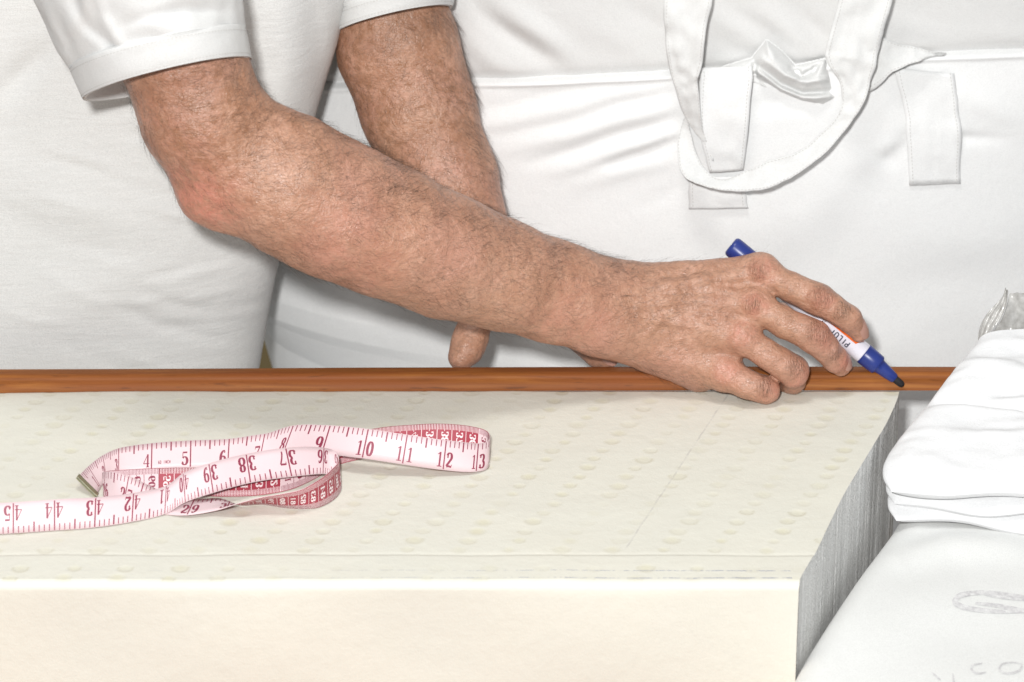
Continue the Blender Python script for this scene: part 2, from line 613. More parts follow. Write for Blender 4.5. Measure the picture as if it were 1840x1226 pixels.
def surface_nets(D, lo, h):
    ins = D < 0
    nx, ny, nz = D.shape
    cnt = np.zeros((nx - 1, ny - 1, nz - 1), np.uint8)
    for dx in (0, 1):
        for dy in (0, 1):
            for dz in (0, 1):
                cnt += ins[dx:nx - 1 + dx, dy:ny - 1 + dy, dz:nz - 1 + dz]
    act = np.argwhere((cnt > 0) & (cnt < 8))
    idx = np.full(cnt.shape, -1, np.int32)
    idx[act[:, 0], act[:, 1], act[:, 2]] = np.arange(len(act))
    acc = np.zeros((len(act), 3)); num = np.zeros(len(act))
    cor = [np.array([(k >> 0) & 1, (k >> 1) & 1, (k >> 2) & 1]) for k in range(8)]
    val = [D[act[:, 0] + c[0], act[:, 1] + c[1], act[:, 2] + c[2]] for c in cor]
    for k in range(8):
        for ax in range(3):
            if cor[k][ax]: continue
            k2 = k | (1 << ax)
            va, vb = val[k], val[k2]
            m = (va < 0) != (vb < 0)
            t = np.where(m, va / np.where(m, va - vb, 1), 0)
            p = cor[k][None, :] + np.zeros((len(act), 3)); p[:, ax] += t
            acc += p * m[:, None]; num += m
    V = (act + acc / num[:, None]) * h + lo
    faces = []
    for ax in range(3):
        a = np.take(ins, range(D.shape[ax] - 1), ax); b = np.take(ins, range(1, D.shape[ax]), ax)
        o1, o2 = (ax + 1) % 3, (ax + 2) % 3
        for sgn, m in ((0, a & ~b), (1, ~a & b)):
            e = np.argwhere(m)
            e = e[(e[:, o1] > 0) & (e[:, o2] > 0) & (e[:, o1] < D.shape[o1] - 1) & (e[:, o2] < D.shape[o2] - 1)]
            q = []
            for s1, s2 in ((1, 1), (0, 1), (0, 0), (1, 0)):
                c = e.copy(); c[:, o1] -= s1; c[:, o2] -= s2
                q.append(idx[c[:, 0], c[:, 1], c[:, 2]])
            q = np.stack(q, -1)
            faces.append(q if sgn == 0 else q[:, ::-1])
    return V, np.concatenate(faces)


def build_limb(base, k_base, digits, k_digit, ridges=(), h=0.001, n_fine=0, k_fine=None):
    """base: groups of capsules melted together; digits: separate finger chains grown from the base"""
    allc = [c for c in base] + [c for d in digits for c in d]
    lo, hi = bbox(allc, 0.006)
    fl = Field(lo, hi, h)
    D = np.full(fl.dim, 0.05, np.float32)
    for i, c in enumerate(base):
        k = k_base if (k_fine is None or i < n_fine) else k_fine
        sl = fl.sl(*bbox([c], k + 0.004))
        D[sl] = smin(D[sl], fl.prim(c, sl), k)
    def on_skin(px, py, sink):
        d = ray(px, py); d = d / np.linalg.norm(d)
        p = CAM + d * 1.9
        for _ in range(60):
            i = np.clip(np.round((p - fl.lo) / h).astype(int), 0, fl.dim - 1)
            inside = np.all((p >= fl.lo - h) & (p <= fl.lo + fl.dim * h))
            v = float(D[tuple(i)]) if inside else 0.02
            if v < 0.0003: break
            p = p + d * max(v * 0.7, 0.0004)
        return p + d * sink
    for pts, r, out, k in ridges:
        Q = [on_skin(x, y, r - (out if (i > 0 or len(pts) < 3) else -.0012)) for i, (x, y) in enumerate(pts)]
        for a, b2 in zip(Q[:-1], Q[1:]):
            c = cap(a, b2, r)
            sl = fl.sl(*bbox([c], k + 0.003))
            D[sl] = smin(D[sl], fl.prim(c, sl), k)
    base_D = D.copy()
    for dg in digits:
        sl = fl.sl(*bbox(dg, 0.014))
        g = None
        for c in dg:
            d = fl.prim(c, sl)
            g = d if g is None else smin(g, d, 0.005)
        D[sl] = smin(D[sl], smin(base_D[sl], g, k_digit), 0.0012)
    return surface_nets(D, fl.lo, h)


# right arm, elbow to hand
ARM = [(280, -70, -0.050, 92, 1.0), (322, 85, -0.052, 101, 1.0), (362, 205, -0.058, 100, 1.05), (432, 296, -0.060, 88, 1.1),
       (512, 330, -0.058, 112, 1.1), (600, 376, -0.052, 114, 1.1), (700, 418, -0.044, 108, 1.12), (800, 460, -0.034, 101, 1.15),
       (900, 494, -0.022, 91, 1.2), (1000, 526, -0.010, 83, 1.3), (1085, 548, 0.000, 75, 1.38), (1125, 555, 0.003, 74, 1.45)]
right_base = chain(ARM)
right_base += [cap(P(372, 354, -0.066), P(400, 366, -0.062), rad(37, -.06), rad(44, -.06)),
               cap(P(350, 290, -0.062), P(370, 350, -0.066), rad(38, -.06), rad(37, -.06)),
               cap(P(452, 228, -0.055), P(520, 285, -0.055), rad(50, -.06), rad(62, -.06)),
               cap(P(1075, 585, -0.008), P(1100, 590, -0.008), rad(44, 0), rad(42, 0))]
# metacarpals, heel and ball of the hand
N_ARM = len(right_base)
right_base += [cap(P(1120, 513, .010), P(1364, 491, .016), rad(38, 0), rad(30, 0)),
               cap(P(1115, 543, .000), P(1350, 547, .003), rad(38, 0), rad(32.5, 0)),
               cap(P(1110, 578, -.003), P(1328, 603, -.006), rad(39, 0), rad(32.5, 0)),
               cap(P(1105, 598, -.002), P(1296, 664, -.009), rad(39, 0), rad(32, 0)),
               cap(P(1110, 600, .006), P(1255, 662, .002), rad(45, 0), rad(42, 0)),
               cap(P(1130, 550, .018), P(1310, 560, .026), rad(44, 0), rad(38, 0)),
               cap(P(1140, 520, .026), P(1270, 520, .044), rad(38, 0), rad(34, 0))]
right_digits = [
    chain([(1340, 492, .016, 30), (1370, 490, .012, 31), (1422, 516, .004, 24), (1450, 528, .002, 24), (1474, 539, -.001, 26.5), (1500, 555, -.003, 22.5), (1524, 571, -.004, 22), (1543, 596, -.001, 18)]),
    chain([(1330, 548, .003, 31), (1356, 549, -.001, 31.5), (1408, 581, -.009, 25), (1440, 594, -.011, 25), (1464, 606, -.012, 28), (1482, 624, -.010, 23), (1500, 645, -.006, 21.5), (1511, 659, -.002, 18)]),
    chain([(1310, 601, -.006, 31), (1333, 604, -.010, 31.5), (1378, 637, -.016, 24.5), (1402, 652, -.017, 24.5), (1425, 667, -.015, 26.5), (1424, 684, -.003, 21), (1404, 686, .004, 18)]),
    chain([(1280, 662, -.008, 29), (1300, 669, -.013, 30.5), (1340, 690, -.021, 24.5), (1360, 697, -.021, 22.5), (1376, 701, -.019, 23), (1370, 702, -.008, 19), (1350, 696, .0, 17)]),
    chain([(1250, 525, .042, 36), (1340, 553, .047, 29), (1410, 575, .040, 25), (1462, 602, .030, 21.5)])]
# tendons, veins and knuckles: (pixels, radius, how far they stand out, blend)
right_ridges = [([(1150, 528), (1200, 515), (1260, 505), (1335, 494)], .0032, .0027, .004),
                ([(1145, 548), (1200, 544), (1270, 542), (1335, 546)], .0032, .0026, .004),
                ([(1150, 570), (1220, 578), (1305, 597)], .0032, .0020, .004),
                ([(1160, 600), (1185, 575), (1210, 562), (1250, 562), (1300, 575)], .0020, .0009, .003),
                ([(1190, 560), (1215, 528), (1270, 520), (1320, 527)], .0018, .0008, .003),
                ([(1215, 640), (1250, 622), (1300, 625)], .0018, .0008, .003)]
for (x, y, r) in ((1364, 488, .0085), (1352, 549, .0090), (1331, 603, .0085), (1302, 668, .0085)):
    right_ridges.append(([(x, y), (x + 6, y + 2)], r, .0028, .007))
RV, RF = build_limb(right_base, 0.016, right_digits, 0.005, right_ridges, n_fine=N_ARM, k_fine=0.0085)

# left arm behind it, hand spread on the rail
LARM = [(690, -60, .150, 97), (716, 90, .140, 100), (752, 200, .128, 96), (800, 320, .110, 86), (838, 420, .092, 71), (864, 500, .074, 57, 1.25), (878, 526, .064, 50, 1.3)]
left_base = chain(LARM, 1.05)
left_base += [cap(P(878, 530, .060), P(948, 560, .050), rad(42, .05), rad(32, .05)), cap(P(885, 530, .070), P(965, 555, .068), rad(40, .05), rad(32, .05))]
left_digits = [
    chain([(885, 540, .056, 34), (858, 570, .044, 30), (851, 594, .038, 27), (845, 612, .034, 29), (838, 630, .028, 27), (828, 645, .024, 21)]),
    chain([(940, 560, .048, 28), (1004, 584, .038, 23), (1050, 614, .030, 23), (1074, 635, .025, 23), (1092, 645, .021, 19)]),
    chain([(950, 560, .056, 27), (1030, 580, .050, 23), (1082, 606, .042, 20), (1104, 628, .038, 17)]),
    chain([(960, 556, .066, 26), (1035, 575, .064, 22), (1088, 600, .056, 19), (1108, 622, .052, 16)]),
    chain([(960, 552, .078, 24), (1020, 570, .078, 20), (1062, 592, .074, 17), (1080, 612, .070, 15)])]
LV, LF = build_limb(left_base, 0.014, left_digits, 0.007, (), 0.0012)


def relief(V, Fc, amp):
    """low muscle relief and skin unevenness along the vertex normals"""
    a = V[Fc[:, 1]] - V[Fc[:, 0]]; b = V[Fc[:, 2]] - V[Fc[:, 0]]
    fn = np.cross(a, b)
    N = np.zeros_like(V)
    for k in range(4):
        np.add.at(N, Fc[:, k], fn)
    N /= np.maximum(np.linalg.norm(N, axis=1, keepdims=True), 1e-12)
    f = fbm(V, 28, 2, 2) * 0.0008 + fbm(V, 110, 2, 4) * 0.00035
    return V + N * (f * amp)[:, None], N


RV, RN = relief(RV, RF, 1.0)
LV, LN = relief(LV, LF, 1.0)


def skin_mat():
    b = NB('skin')
    n1 = b.noise(42, 5, 0.65)
    n2 = b.noise(190, 4, 0.65)
    n3 = b.noise(16, 2, 0.5)
    axis_rot = (0, math.radians(22), 0)
    st = b.noise(1.0, 4, 0.7, b.mapped((260, 420, 700), axis_rot), 0.55)
    c = b.ramp(n1, [(0.28, (0.384, 0.184, 0.109)), (0.50, (0.479, 0.255, 0.164)), (0.72, (0.575, 0.325, 0.228))])
    c = b.mix(b.ramp(n3, [(0.45, (0, 0, 0)), (0.65, (0.5, 0.5, 0.5))]), c, (0.526, 0.259, 0.196))
    c = b.mix(b.ramp(n2, [(0.40, (0.45, 0.45, 0.45)), (0.58, (0, 0, 0))]), c, (0.384, 0.184, 0.118))
    c = b.mix(b.ramp(st, [(0.34, (0.6, 0.6, 0.6)), (0.52, (0, 0, 0))]), c, (0.259, 0.146, 0.096))
    patch = b.ramp(b.noise(120, 4, 0.7, dist=1.0), [(0.34, (0.15, 0.15, 0.15)), (0.62, (1, 1, 1))])
    red = None
    spots = [((P(352, 358, -.085)), .006, .044, .95), (P(300, 250, -.08), .01, .05, .3), (P(640, 470, -.09), .01, .06, .3), (P(1010, 590, -.03), .01, .05, .3)]
    for (x, y, d) in ((1372, 486, .004), (1358, 547, -.012), (1336, 600, -.02), (1308, 668, -.026), (1440, 682, -.02), (1384, 708, -.024), (1520, 655, -.01), (1484, 605, -.018), (1480, 535, -.01)):
        spots.append((P(x, y, d), .001, .014, .7))
    for p, r0, r1, w in spots:
        m = b.math('MULTIPLY', b.near(p, r0, r1), w)
        red = m if red is None else b.math('MAXIMUM', red, m)
    c = b.mix(b.math('MULTIPLY', red, patch), c, (0.575, 0.222, 0.158))
    brown = b.math('MULTIPLY', b.math('MAXIMUM', b.near(P(385, 235, -.1), .012, .075), b.near(P(740, 130, .1), .02, .13)), b.ramp(n2, [(0.35, (0.6, 0.6, 0.6)), (0.6, (0.08, 0.08, 0.08))]))
    c = b.mix(brown, c, (0.286, 0.132, 0.059))
    b.set(color=c, rough=b.ramp(n2, [(0.3, (0.26, 0.26, 0.26)), (0.7, (0.50, 0.50, 0.50))]), spec=0.65, sss=0.05)
    b.b.inputs['Subsurface Radius'].default_value = (1.0, 0.35, 0.2)
    b.b.inputs['Subsurface Scale'].default_value = 0.003
    wr = b.n('ShaderNodeTexVoronoi', feature='DISTANCE_TO_EDGE'); wr.inputs['Scale'].default_value = 430
    wv = b.n('ShaderNodeVectorMath', operation='ADD')
    nzv = b.n('ShaderNodeTexNoise'); nzv.inputs['Scale'].default_value = 260; b.link(b.coord(), nzv.inputs['Vector'])
    sc = b.n('ShaderNodeVectorMath', operation='SCALE'); sc.inputs[3].default_value = .004
    b.link(nzv.outputs['Color'], sc.inputs[0]); b.link(b.coord(), wv.inputs[0]); b.link(sc.outputs[0], wv.inputs[1])
    b.link(wv.outputs[0], wr.inputs['Vector'])
    vor = b.math('MINIMUM', wr.outputs[0], 0.10)
    # knuckle creases: fine lines across each finger joint and the wrist
    joint = None
    for (x, y, d, r1) in ((1476, 532, -.008, .011), (1512, 560, -.010, .008), (1468, 598, -.02, .011), (1492, 632, -.014, .008), (1428, 660, -.022, .010), (1372, 695, -.026, .009), (1362, 487, .0, .009), (1352, 548, -.015, .009)):
        m = b.near(P(x, y, d), .002, r1)
        joint = m if joint is None else b.math('MAXIMUM', joint, m)
    cr = b.noise(1.0, 3, 0.6, b.mapped((900, 170, 170), (0, math.radians(30), 0)), 0.7)
    crease = b.math('MULTIPLY', cr, joint)
    b.bump([(b.noise(70, 4, 0.62, dist=0.4), 0.65, 0.0040), (st, 0.40, 0.0012), (vor, 0.5, 0.0016), (crease, 1.0, 0.0032)])
    return b.m


M['skin'] = skin_mat()
M['hair'] = plain('arm_hair', (0.055, 0.036, 0.026), 0.45)
M['nail'] = plain('nail', (0.47, 0.26, 0.205), 0.35, spec=0.45)

person = empty('person', (-0.25, 0.1, -0.9), 'person in a white T-shirt leaning in from the left, drawing with a blue marker', 'person')
BV = np.concatenate([RV, LV]); BF = np.concatenate([RF, LF + len(RV)])
mesh_obj('body', BV, BF, M['skin'], person)


# hairs of the two forearms
def grow_hair(V, N, dens, flow, length, name_seed, step):
    r = np.random.default_rng(name_seed)
    px, py = proj(V)
    w = dens(px, py) * smoothstep(-0.55, 0.1, -(N @ VIEW))
    w = w * np.clip(0.55 + 1.1 * fbm(V[::1], 60, 2, 9), 0.05, 1.5)
    pick = np.where(r.random(len(V)) < w * step)[0]
    K = 5
    base = V[pick] + r.normal(0, 0.0005, (len(pick), 3)); nrm = N[pick]
    fl = flow(px[pick], py[pick]) + r.normal(0, 0.42, (len(pick), 3))
    tan = fl - nrm * np.sum(fl * nrm, 1, keepdims=True)
    tan /= np.linalg.norm(tan, axis=1, keepdims=True)
    ln = length * r.uniform(0.45, 1.25, len(pick))
    lift = r.uniform(0.22, 0.75, len(pick))
    side = np.cross(nrm, tan)
    curl = r.normal(0, 0.5, len(pick))
    rings = []
    for k in range(K):
        t = k / (K - 1)
        p = (base - nrm * 0.0005 + tan * (ln * t)[:, None] + nrm * (ln * lift * (t - 0.55 * t * t))[:, None]
             + side * (ln * curl * t * t * 0.6)[:, None])
        w_ = 0.000040 * (1 - 0.7 * t)
        for a in (0, 2.094, 4.189):
            rings.append(p + nrm * (w_ * math.cos(a)) + side * (w_ * math.sin(a)))
    R = np.stack(rings, 1)                       # hair, K*3, 3
    f = []
    for k in range(K - 1):
        for a in range(3):
            f.append((k * 3 + a, k * 3 + (a + 1) % 3, k * 3 + 3 + (a + 1) % 3, k * 3 + 3 + a))
    f = np.array(f)
    FF = (f[None] + (np.arange(len(pick)) * K * 3)[:, None, None]).reshape(-1, 4)
    return R.reshape(-1, 3), FF


def dens_r(px, py):
    d = smoothstep(150, 260, px) * (1 - 0.85 * smoothstep(1120, 1290, px))
    top = smoothstep(40, -40, (py - (330 + (px - 500) * 0.36)))
    return d * (0.55 + 0.6 * top) * (px < 1400)


def flow_r(px, py):
    d = np.zeros((len(px), 3))
    up = smoothstep(60, -80, py - (330 + (px - 500) * 0.36))
    d[:, 0] = 0.9; d[:, 2] = -0.75 + 0.9 * up; d[:, 1] = 0.1 + 0.5 * up
    return d


def flow_l(px, py):
    d = np.zeros((len(px), 3)); d[:, 0] = 0.55 * np.sign(px - (700 + py * .3)) + .2; d[:, 2] = -0.8; d[:, 1] = -0.2
    return d


H1, HF1 = grow_hair(RV, RN, dens_r, flow_r, 0.0100, 1, 0.20)
H2, HF2 = grow_hair(LV, LN, lambda px, py: 1.0 * (py < 430) * smoothstep(600, 780, px), flow_l, 0.0115, 2, 0.30)
tag(mesh_obj('arm_hair', np.concatenate([H1, H2]), np.concatenate([HF1, HF2 + len(H1)]), M['hair'], person), kind='stuff')


def nail(center, normal, along, w, l):
    n = Vector(normal).normalized(); a = Vector(along); a = (a - n * a.dot(n)).normalized(); s = n.cross(a)
    V = []
    m = 9
    for i in range(m):
        for j in range(m):
            u, v = -1 + 2 * i / (m - 1), -1 + 2 * j / (m - 1)
            x, y = u * math.sqrt(1 - v * v / 2.6), v * math.sqrt(1 - u * u / 2.6)
            V.append(np.array(Vector(center) + s * (x * w) + a * (y * l) - n * (0.45 * w * x * x + 0.12 * l * y * y)))
    mesh_obj('fingernail', V, grid_faces(m, m), M['nail'], person)


nail(P(1558, 592, -.0048), (0.86, -0.48, 0.20), (0.35, 0.25, -0.90), .0052, .0064)
nail(P(1527.5, 652, -.0075), (0.80, -0.60, 0.1), (0.45, 0.2, -0.87), .0046, .0056)
nail(P(1098, 644, .0140), (0.35, -0.75, 0.55), (0.9, -0.1, -0.4), .0042, .0052)

# ------------------------------------------------------------------ ribbons (straps, tape)
def ribbon(E0, E1, n_per=8):
    S, par = crv(np.hstack([np.asarray(E0), np.asarray(E1)]), n_per)
    return S[:, :3], S[:, 3:], par


def strip_mesh(e0, e1, nt, thick, bulge=0.0):
    """closed thin band from two edge polylines; verts ordered [front rows][back rows]"""
    n = len(e0)
    ts = np.linspace(0, 1, nt)
    G = e0[:, None, :] * (1 - ts)[None, :, None] + e1[:, None, :] * ts[None, :, None]
    du = np.gradient(G, axis=0); dv = np.gradient(G, axis=1)
    nn = np.cross(du, dv); nn /= np.maximum(np.linalg.norm(nn, axis=2, keepdims=True), 1e-12)
    G = G + nn * (bulge * np.sin(np.pi * ts))[None, :, None]
    A = (G + nn * thick / 2).reshape(-1, 3); B = (G - nn * thick / 2).reshape(-1, 3)
    f1 = grid_faces(n, nt); f2 = grid_faces(n, nt, off=n * nt, flip=True)
    side = []
    o = n * nt
    for i in range(n - 1):
        side.append((i * nt, o + i * nt, o + (i + 1) * nt, (i + 1) * nt))
        side.append(((i + 1) * nt + nt - 1, o + (i + 1) * nt + nt - 1, o + i * nt + nt - 1, i * nt + nt - 1))
    for j in range(nt - 1):
        side.append((j + 1, o + j + 1, o + j, j))
        q = (n - 1) * nt
        side.append((q + j, o + q + j, o + q + j + 1, q + j + 1))
    return np.concatenate([A, B]), np.concatenate([f1, f2, np.array(side)]), len(f1), len(f2)

M['thread'] = plain('thread', (0.56, 0.55, 0.53), 0.9)


def stitches(lines, off, parent, pitch=0.0024):
    '''rows of running stitches, each a small flat thread lying on the cloth'''
    V, Fc = [], []
    toC = -VIEW
    for ln in lines:
        L = np.r_[0, np.cumsum(np.linalg.norm(np.diff(ln, axis=0), axis=1))]
        k = int(L[-1] / pitch)
        for i in range(k):
            a, b2 = [np.array([np.interp(t, L, ln[:, c]) for c in range(3)]) for t in (i * pitch, i * pitch + pitch * .62)]
            d = b2 - a
            w = np.cross(d, toC); w = w / max(np.linalg.norm(w), 1e-9) * .00022
            n0 = len(V)
            V += [a + w + toC * off, a - w + toC * off, b2 - w + toC * off, b2 + w + toC * off]
            Fc.append((n0, n0 + 1, n0 + 2, n0 + 3))
    tag(mesh_obj('stitching', V, Fc, M['thread'], parent, smooth=False), kind='stuff')


# ------------------------------------------------------------------ person drawing: shirt
def torso1():
    rows = np.linspace(-140, 800, 150)
    th = np.linspace(-math.pi, math.pi, 260, endpoint=False)
    a, b, yc = 0.235, 0.100, 0.150
    V = []
    for py in rows:
        pxr = 624 - 0.235 * py - 14 * math.sin((py - 60) / 640 * math.pi) * (0 < py - 60 < 640)
        R = P(pxr, py, yc)
        x = R[0] - a + a * np.sign(np.sin(th)) * np.abs(np.sin(th)) ** 0.8
        y = yc - b * np.sign(np.cos(th)) * np.abs(np.cos(th)) ** 0.55
        V.append(np.stack([x, y, np.full(len(th), R[2])], -1))
    V = np.stack(V, 0)
    px, py = proj(V)
    lst = []
    r = random.Random(5)
    for k in range(26):                     # fine slack ripples sweeping down to the right
        x0 = r.uniform(-60, 330); y0 = r.uniform(210, 640); L = r.uniform(90, 240)
        lst.append(([(x0, y0), (x0 + L * .5, y0 + L * r.uniform(.12, .28)), (x0 + L, y0 + L * r.uniform(.2, .45))], r.uniform(5, 11), r.uniform(-.0016, .0016)))
    for k in range(10):
        x0 = r.uniform(250, 430); y0 = r.uniform(470, 640)
        lst.append(([(x0, y0), (x0 + r.uniform(60, 120), y0 - r.uniform(5, 30))], r.uniform(5, 9), r.uniform(-.0015, .0012)))
    lst += [([(500, -20), (520, 120), (505, 260)], 40, .006), ([(560, -20), (585, 200)], 22, -.004), ([(10, 170), (80, 90)], 18, -.005), ([(0, 300), (160, 380), (330, 420)], 45, .004),
            ([(60, 560), (250, 500), (460, 520)], 60, .004)]
    front = (V[..., 1] < yc)
    V[..., 1] -= np.where(front, folds(px, py, lst), 0)
    n = len(rows)
    f = grid_faces(len(th), n, wrap_u=True)
    return V.transpose(1, 0, 2).reshape(-1, 3), f


V_, F_ = torso1()
shirt = mesh_obj('shirt', V_, F_[:, ::-1], M['shirt'], person)


def tube_cloth(stations, nth, depth, fl=None, thick=0.0012, seed=1, amp=0.0015):
    """stations: (left px, right px) pixel pairs with depth y; a closed sleeve tube with an inner wall"""
    L = np.array([P(s[0], s[1], s[4]) for s in stations]); R = np.array([P(s[2], s[3], s[4]) for s in stations])
    D = np.array([s[5] for s in stations])
    S, par = crv(np.hstack([L, R, D[:, None]]), 8)
    th = np.linspace(-math.pi, math.pi, nth, endpoint=False)
    rings = []
    for q in S:
        l, r, d = q[:3], q[3:6], q[6]
        c = (l + r) / 2; u = (r - l) / 2
        fwd = -VIEW
        rings.append(c + u * np.sin(th)[:, None] + fwd * (d * np.cos(th))[:, None])
    V = np.stack(rings, 0)
    if fl:
        px, py = proj(V)
        V += (-VIEW) * np.where(np.cos(th)[None, :] > -0.2, folds(px, py, fl), 0)[..., None]
    nz = fbm(V.reshape(-1, 3), 35, 3, seed).reshape(V.shape[:2])
    ctr = V.mean(1, keepdims=True)
    out = V - ctr; out /= np.linalg.norm(out, axis=2, keepdims=True)
    V = V + out * (nz * amp)[..., None]
    Vi = V - out * thick
    n = len(S)
    o = V.transpose(1, 0, 2).reshape(-1, 3); i = Vi.transpose(1, 0, 2).reshape(-1, 3)
    f = grid_faces(nth, n, wrap_u=True); g = grid_faces(nth, n, wrap_u=True, off=len(o), flip=True)
    rim = [(k * n, ((k + 1) % nth) * n, len(o) + ((k + 1) % nth) * n, len(o) + k * n) for k in range(nth)]
    return np.concatenate([o, i]), np.concatenate([f, g, np.array(rim)])


# near sleeve: cuff band, then the sleeve above it tucked into the band
sl_folds = [([(120, 60), (150, 20), (170, -60)], 14, .004), ([(100, 20), (135, 105)], 9, -.004), ([(210, 92), (150, 40), (120, -30)], 9, -.004),
            ([(225, 95), (185, 30), (170, -40)], 8, .003), ([(240, 20), (320, 60), (400, 55)], 26, .004), ([(225, 40), (330, 15), (420, 22)], 10, -.003)]
V_, F_ = tube_cloth([(128, 128, 442, 50, -.052, .060), (105, 92, 438, 20, -.05, .062), (70, 20, 432, -22, -.048, .066), (30, -60, 425, -94, -.042, .072), (-40, -160, 420, -184, -.03, .08)],
                    140, None, sl_folds, seed=3)
sleeve = mesh_obj('sleeve', V_, F_, M['sleeve'], person)
V_, F_ = tube_cloth([(150, 180, 452, 104, -.052, .0640), (146, 172, 450, 92, -.052, .0645), (136, 148, 446, 72, -.052, .0638), (127, 126, 441, 51, -.052, .0625), (125.5, 121, 440, 47, -.052, .0600)],
                    140, None, None, seed=4, amp=.0006, thick=.0022)
mesh_obj('cuff', V_, F_, M['sleeve'], sleeve)
R_ = V_[:len(V_) // 2].reshape(140, -1, 3)[36:106]
stitches([R_[:, 4], R_[:, -12]], .0006, sleeve)
# far sleeve
V_, F_ = tube_cloth([(602, 25, 816, -18, .14, .050), (600, -10, 818, -50, .14, .05), (590, -80, 820, -120, .145, .055)], 90, None, [([(640, 5), (700, 15), (790, -15)], 9, -.003)], seed=6)
sleeve2 = mesh_obj('sleeve', V_, F_, M['sleeve'], person)
V_, F_ = tube_cloth([(600, 62, 813, 12, .14, .0535), (600, 50, 816, 0, .14, .0535), (602, 24, 817, -20, .14, .0520), (602, 20, 817, -23, .14, .0495)], 90, None, None, seed=7, amp=.0006, thick=.002)
mesh_obj('cuff', V_, F_, M['sleeve'], sleeve2)
R_ = V_[:len(V_) // 2].reshape(90, -1, 3)[23:68]
stitches([R_[:, 4], R_[:, -12]], .0006, sleeve2)

# ------------------------------------------------------------------ person behind the rail
helper = empty('person', (0.17, 0.3, -0.9), 'person in white shirt and apron with dangling straps standing behind the rail', 'person')
XC, YC, AX, BY = 0.185, 0.325, 0.352, 0.180


def waist_py(px):
    return np.interp(px, [400, 820, 1000, 1220, 1420, 1600, 1840, 2200], [165, 152, 148, 136, 128, 107, 98, 92])


def body2_y(x, z):
    u = np.clip((x - XC) / AX, -0.999, 0.999)
    b = BY * (1 + 0.16 * smoothstep(0.36, -0.06, z))
    return YC - b * np.abs(np.sqrt(1 - u * u)) ** 0.9


def on_body2(px, py, off=0.0):
    """point a distance off in front of the second person's clothes"""
    y = 0.15
    for _ in range(8):
        p = P(px, py, y)
        y = body2_y(p[0], p[2])
    return P(px, py, y - off)


SHIRT2_FOLDS = [([(850, 5), (905, 55), (950, 90), (1005, 128)], 17, -.009), ([(880, -10), (960, 50), (1030, 110)], 22, .007), ([(820, 60), (880, 110), (940, 140)], 20, .005),
                ([(990, -10), (970, 30), (1010, 80), (1080, 120)], 30, -.003), ([(1300, 0), (1376, 62), (1418, 105)], 12, -.006), ([(1340, -10), (1420, 55), (1460, 105)], 12, .005),
                ([(1420, 0), (1462, 52), (1486, 90)], 11, -.007), ([(1270, 60), (1310, 90), (1370, 110)], 18, -.006), ([(1290, 30), (1340, 60)], 10, .004),
                ([(1620, 10), (1700, 60), (1800, 85)], 28, -.004), ([(1660, 60), (1840, 70)], 20, .004), ([(1140, 20), (1190, 60), (1195, 120)], 20, -.005), ([(1080, 60), (1140, 100), (1190, 125)], 20, .003),
                ([(1560, 80), (1640, 90), (1700, 95)], 10, .004)]
APRON_FOLDS = [([(870, 196), (980, 172), (1090, 152)], 13, -.0045), ([(850, 225), (1000, 195), (1200, 158)], 12, .004), ([(890, 240), (1010, 218), (1120, 188), (1208, 165)], 12, -.006),
               ([(900, 268), (1050, 232), (1210, 188)], 12, .0045), ([(955, 290), (1060, 258), (1150, 232), (1220, 210)], 12, -.006), ([(1000, 305), (1120, 268), (1215, 235)], 13, .0045),
               ([(1095, 300), (1160, 275), (1215, 248)], 10, -.005), ([(1040, 330), (1150, 300), (1225, 285)], 14, .003), ([(1160, 370), (1200, 345), (1235, 325)], 12, -.003),
               ([(1600, 130), (1650, 200), (1690, 240), (1790, 250)], 11, -.005), ([(1740, 160), (1790, 200), (1850, 230)], 24, .004), ([(1560, 260), (1600, 290), (1630, 240)], 12, -.004),
               ([(1540, 300), (1600, 250), (1600, 190)], 20, .004), ([(1330, 200), (1400, 180), (1470, 190)], 16, -.004), ([(1500, 380), (1700, 420), (1850, 400)], 60, .003),
               ([(1000, 440), (1150, 420), (1260, 395)], 40, .003), ([(900, 560), (1100, 500), (1280, 520)], 60, .003), ([(1560, 520), (1700, 480), (1840, 520)], 50, -.003),
               ([(560, 560), (700, 600), (820, 640)], 40, .003), ([(1000, 640), (1300, 600), (1700, 640)], 50, .004)]


def make_garment(name, py0, py1, n, lst, extra, mat, lower):
    th = np.linspace(-math.pi, math.pi, 420, endpoint=False)
    rows = np.linspace(0, 1, n)
    V = []
    for i, t in enumerate(rows):
        py = py0 + (py1 - py0) * t
        z = P(1400, py, 0.15)[2]
        left = np.interp(py, [-300, 300, 560, 600, 640, 660, 720, 1100], [0.352, 0.390, 0.408, 0.408, 0.400, 0.390, 0.37, 0.33])
        s, c = np.sin(th), np.cos(th)
        x = XC + np.where(s < 0, left, AX) * s
        b = BY * (1 + 0.16 * smoothstep(0.36, -0.06, z))
        y = YC - b * np.sign(c) * np.abs(c) ** 0.9
        V.append(np.stack([x, y, np.full(len(th), z)], -1))
    V = np.stack(V, 0)
    px, py = proj(V)
    front = np.cos(th)[None, :] > 0
    d = (0.42 + 0.16 * np.sin(px * .013 + py * .021)) * folds(px + 3 * np.sin(py * .05), py + 3 * np.sin(px * .017 + 1) + 1.5 * np.sin(px * .047), lst) + extra(px, py)
    V[..., 1] -= np.where(front, d, 0)
    f = grid_faces(len(th), n, wrap_u=True, flip=True)
    return mesh_obj(name, V.transpose(1, 0, 2).reshape(-1, 3), f, mat, helper)


def shirt_extra(px, py):
    return -0.004 - 0.004 * np.exp(-((py - waist_py(px)) / 14) ** 2)


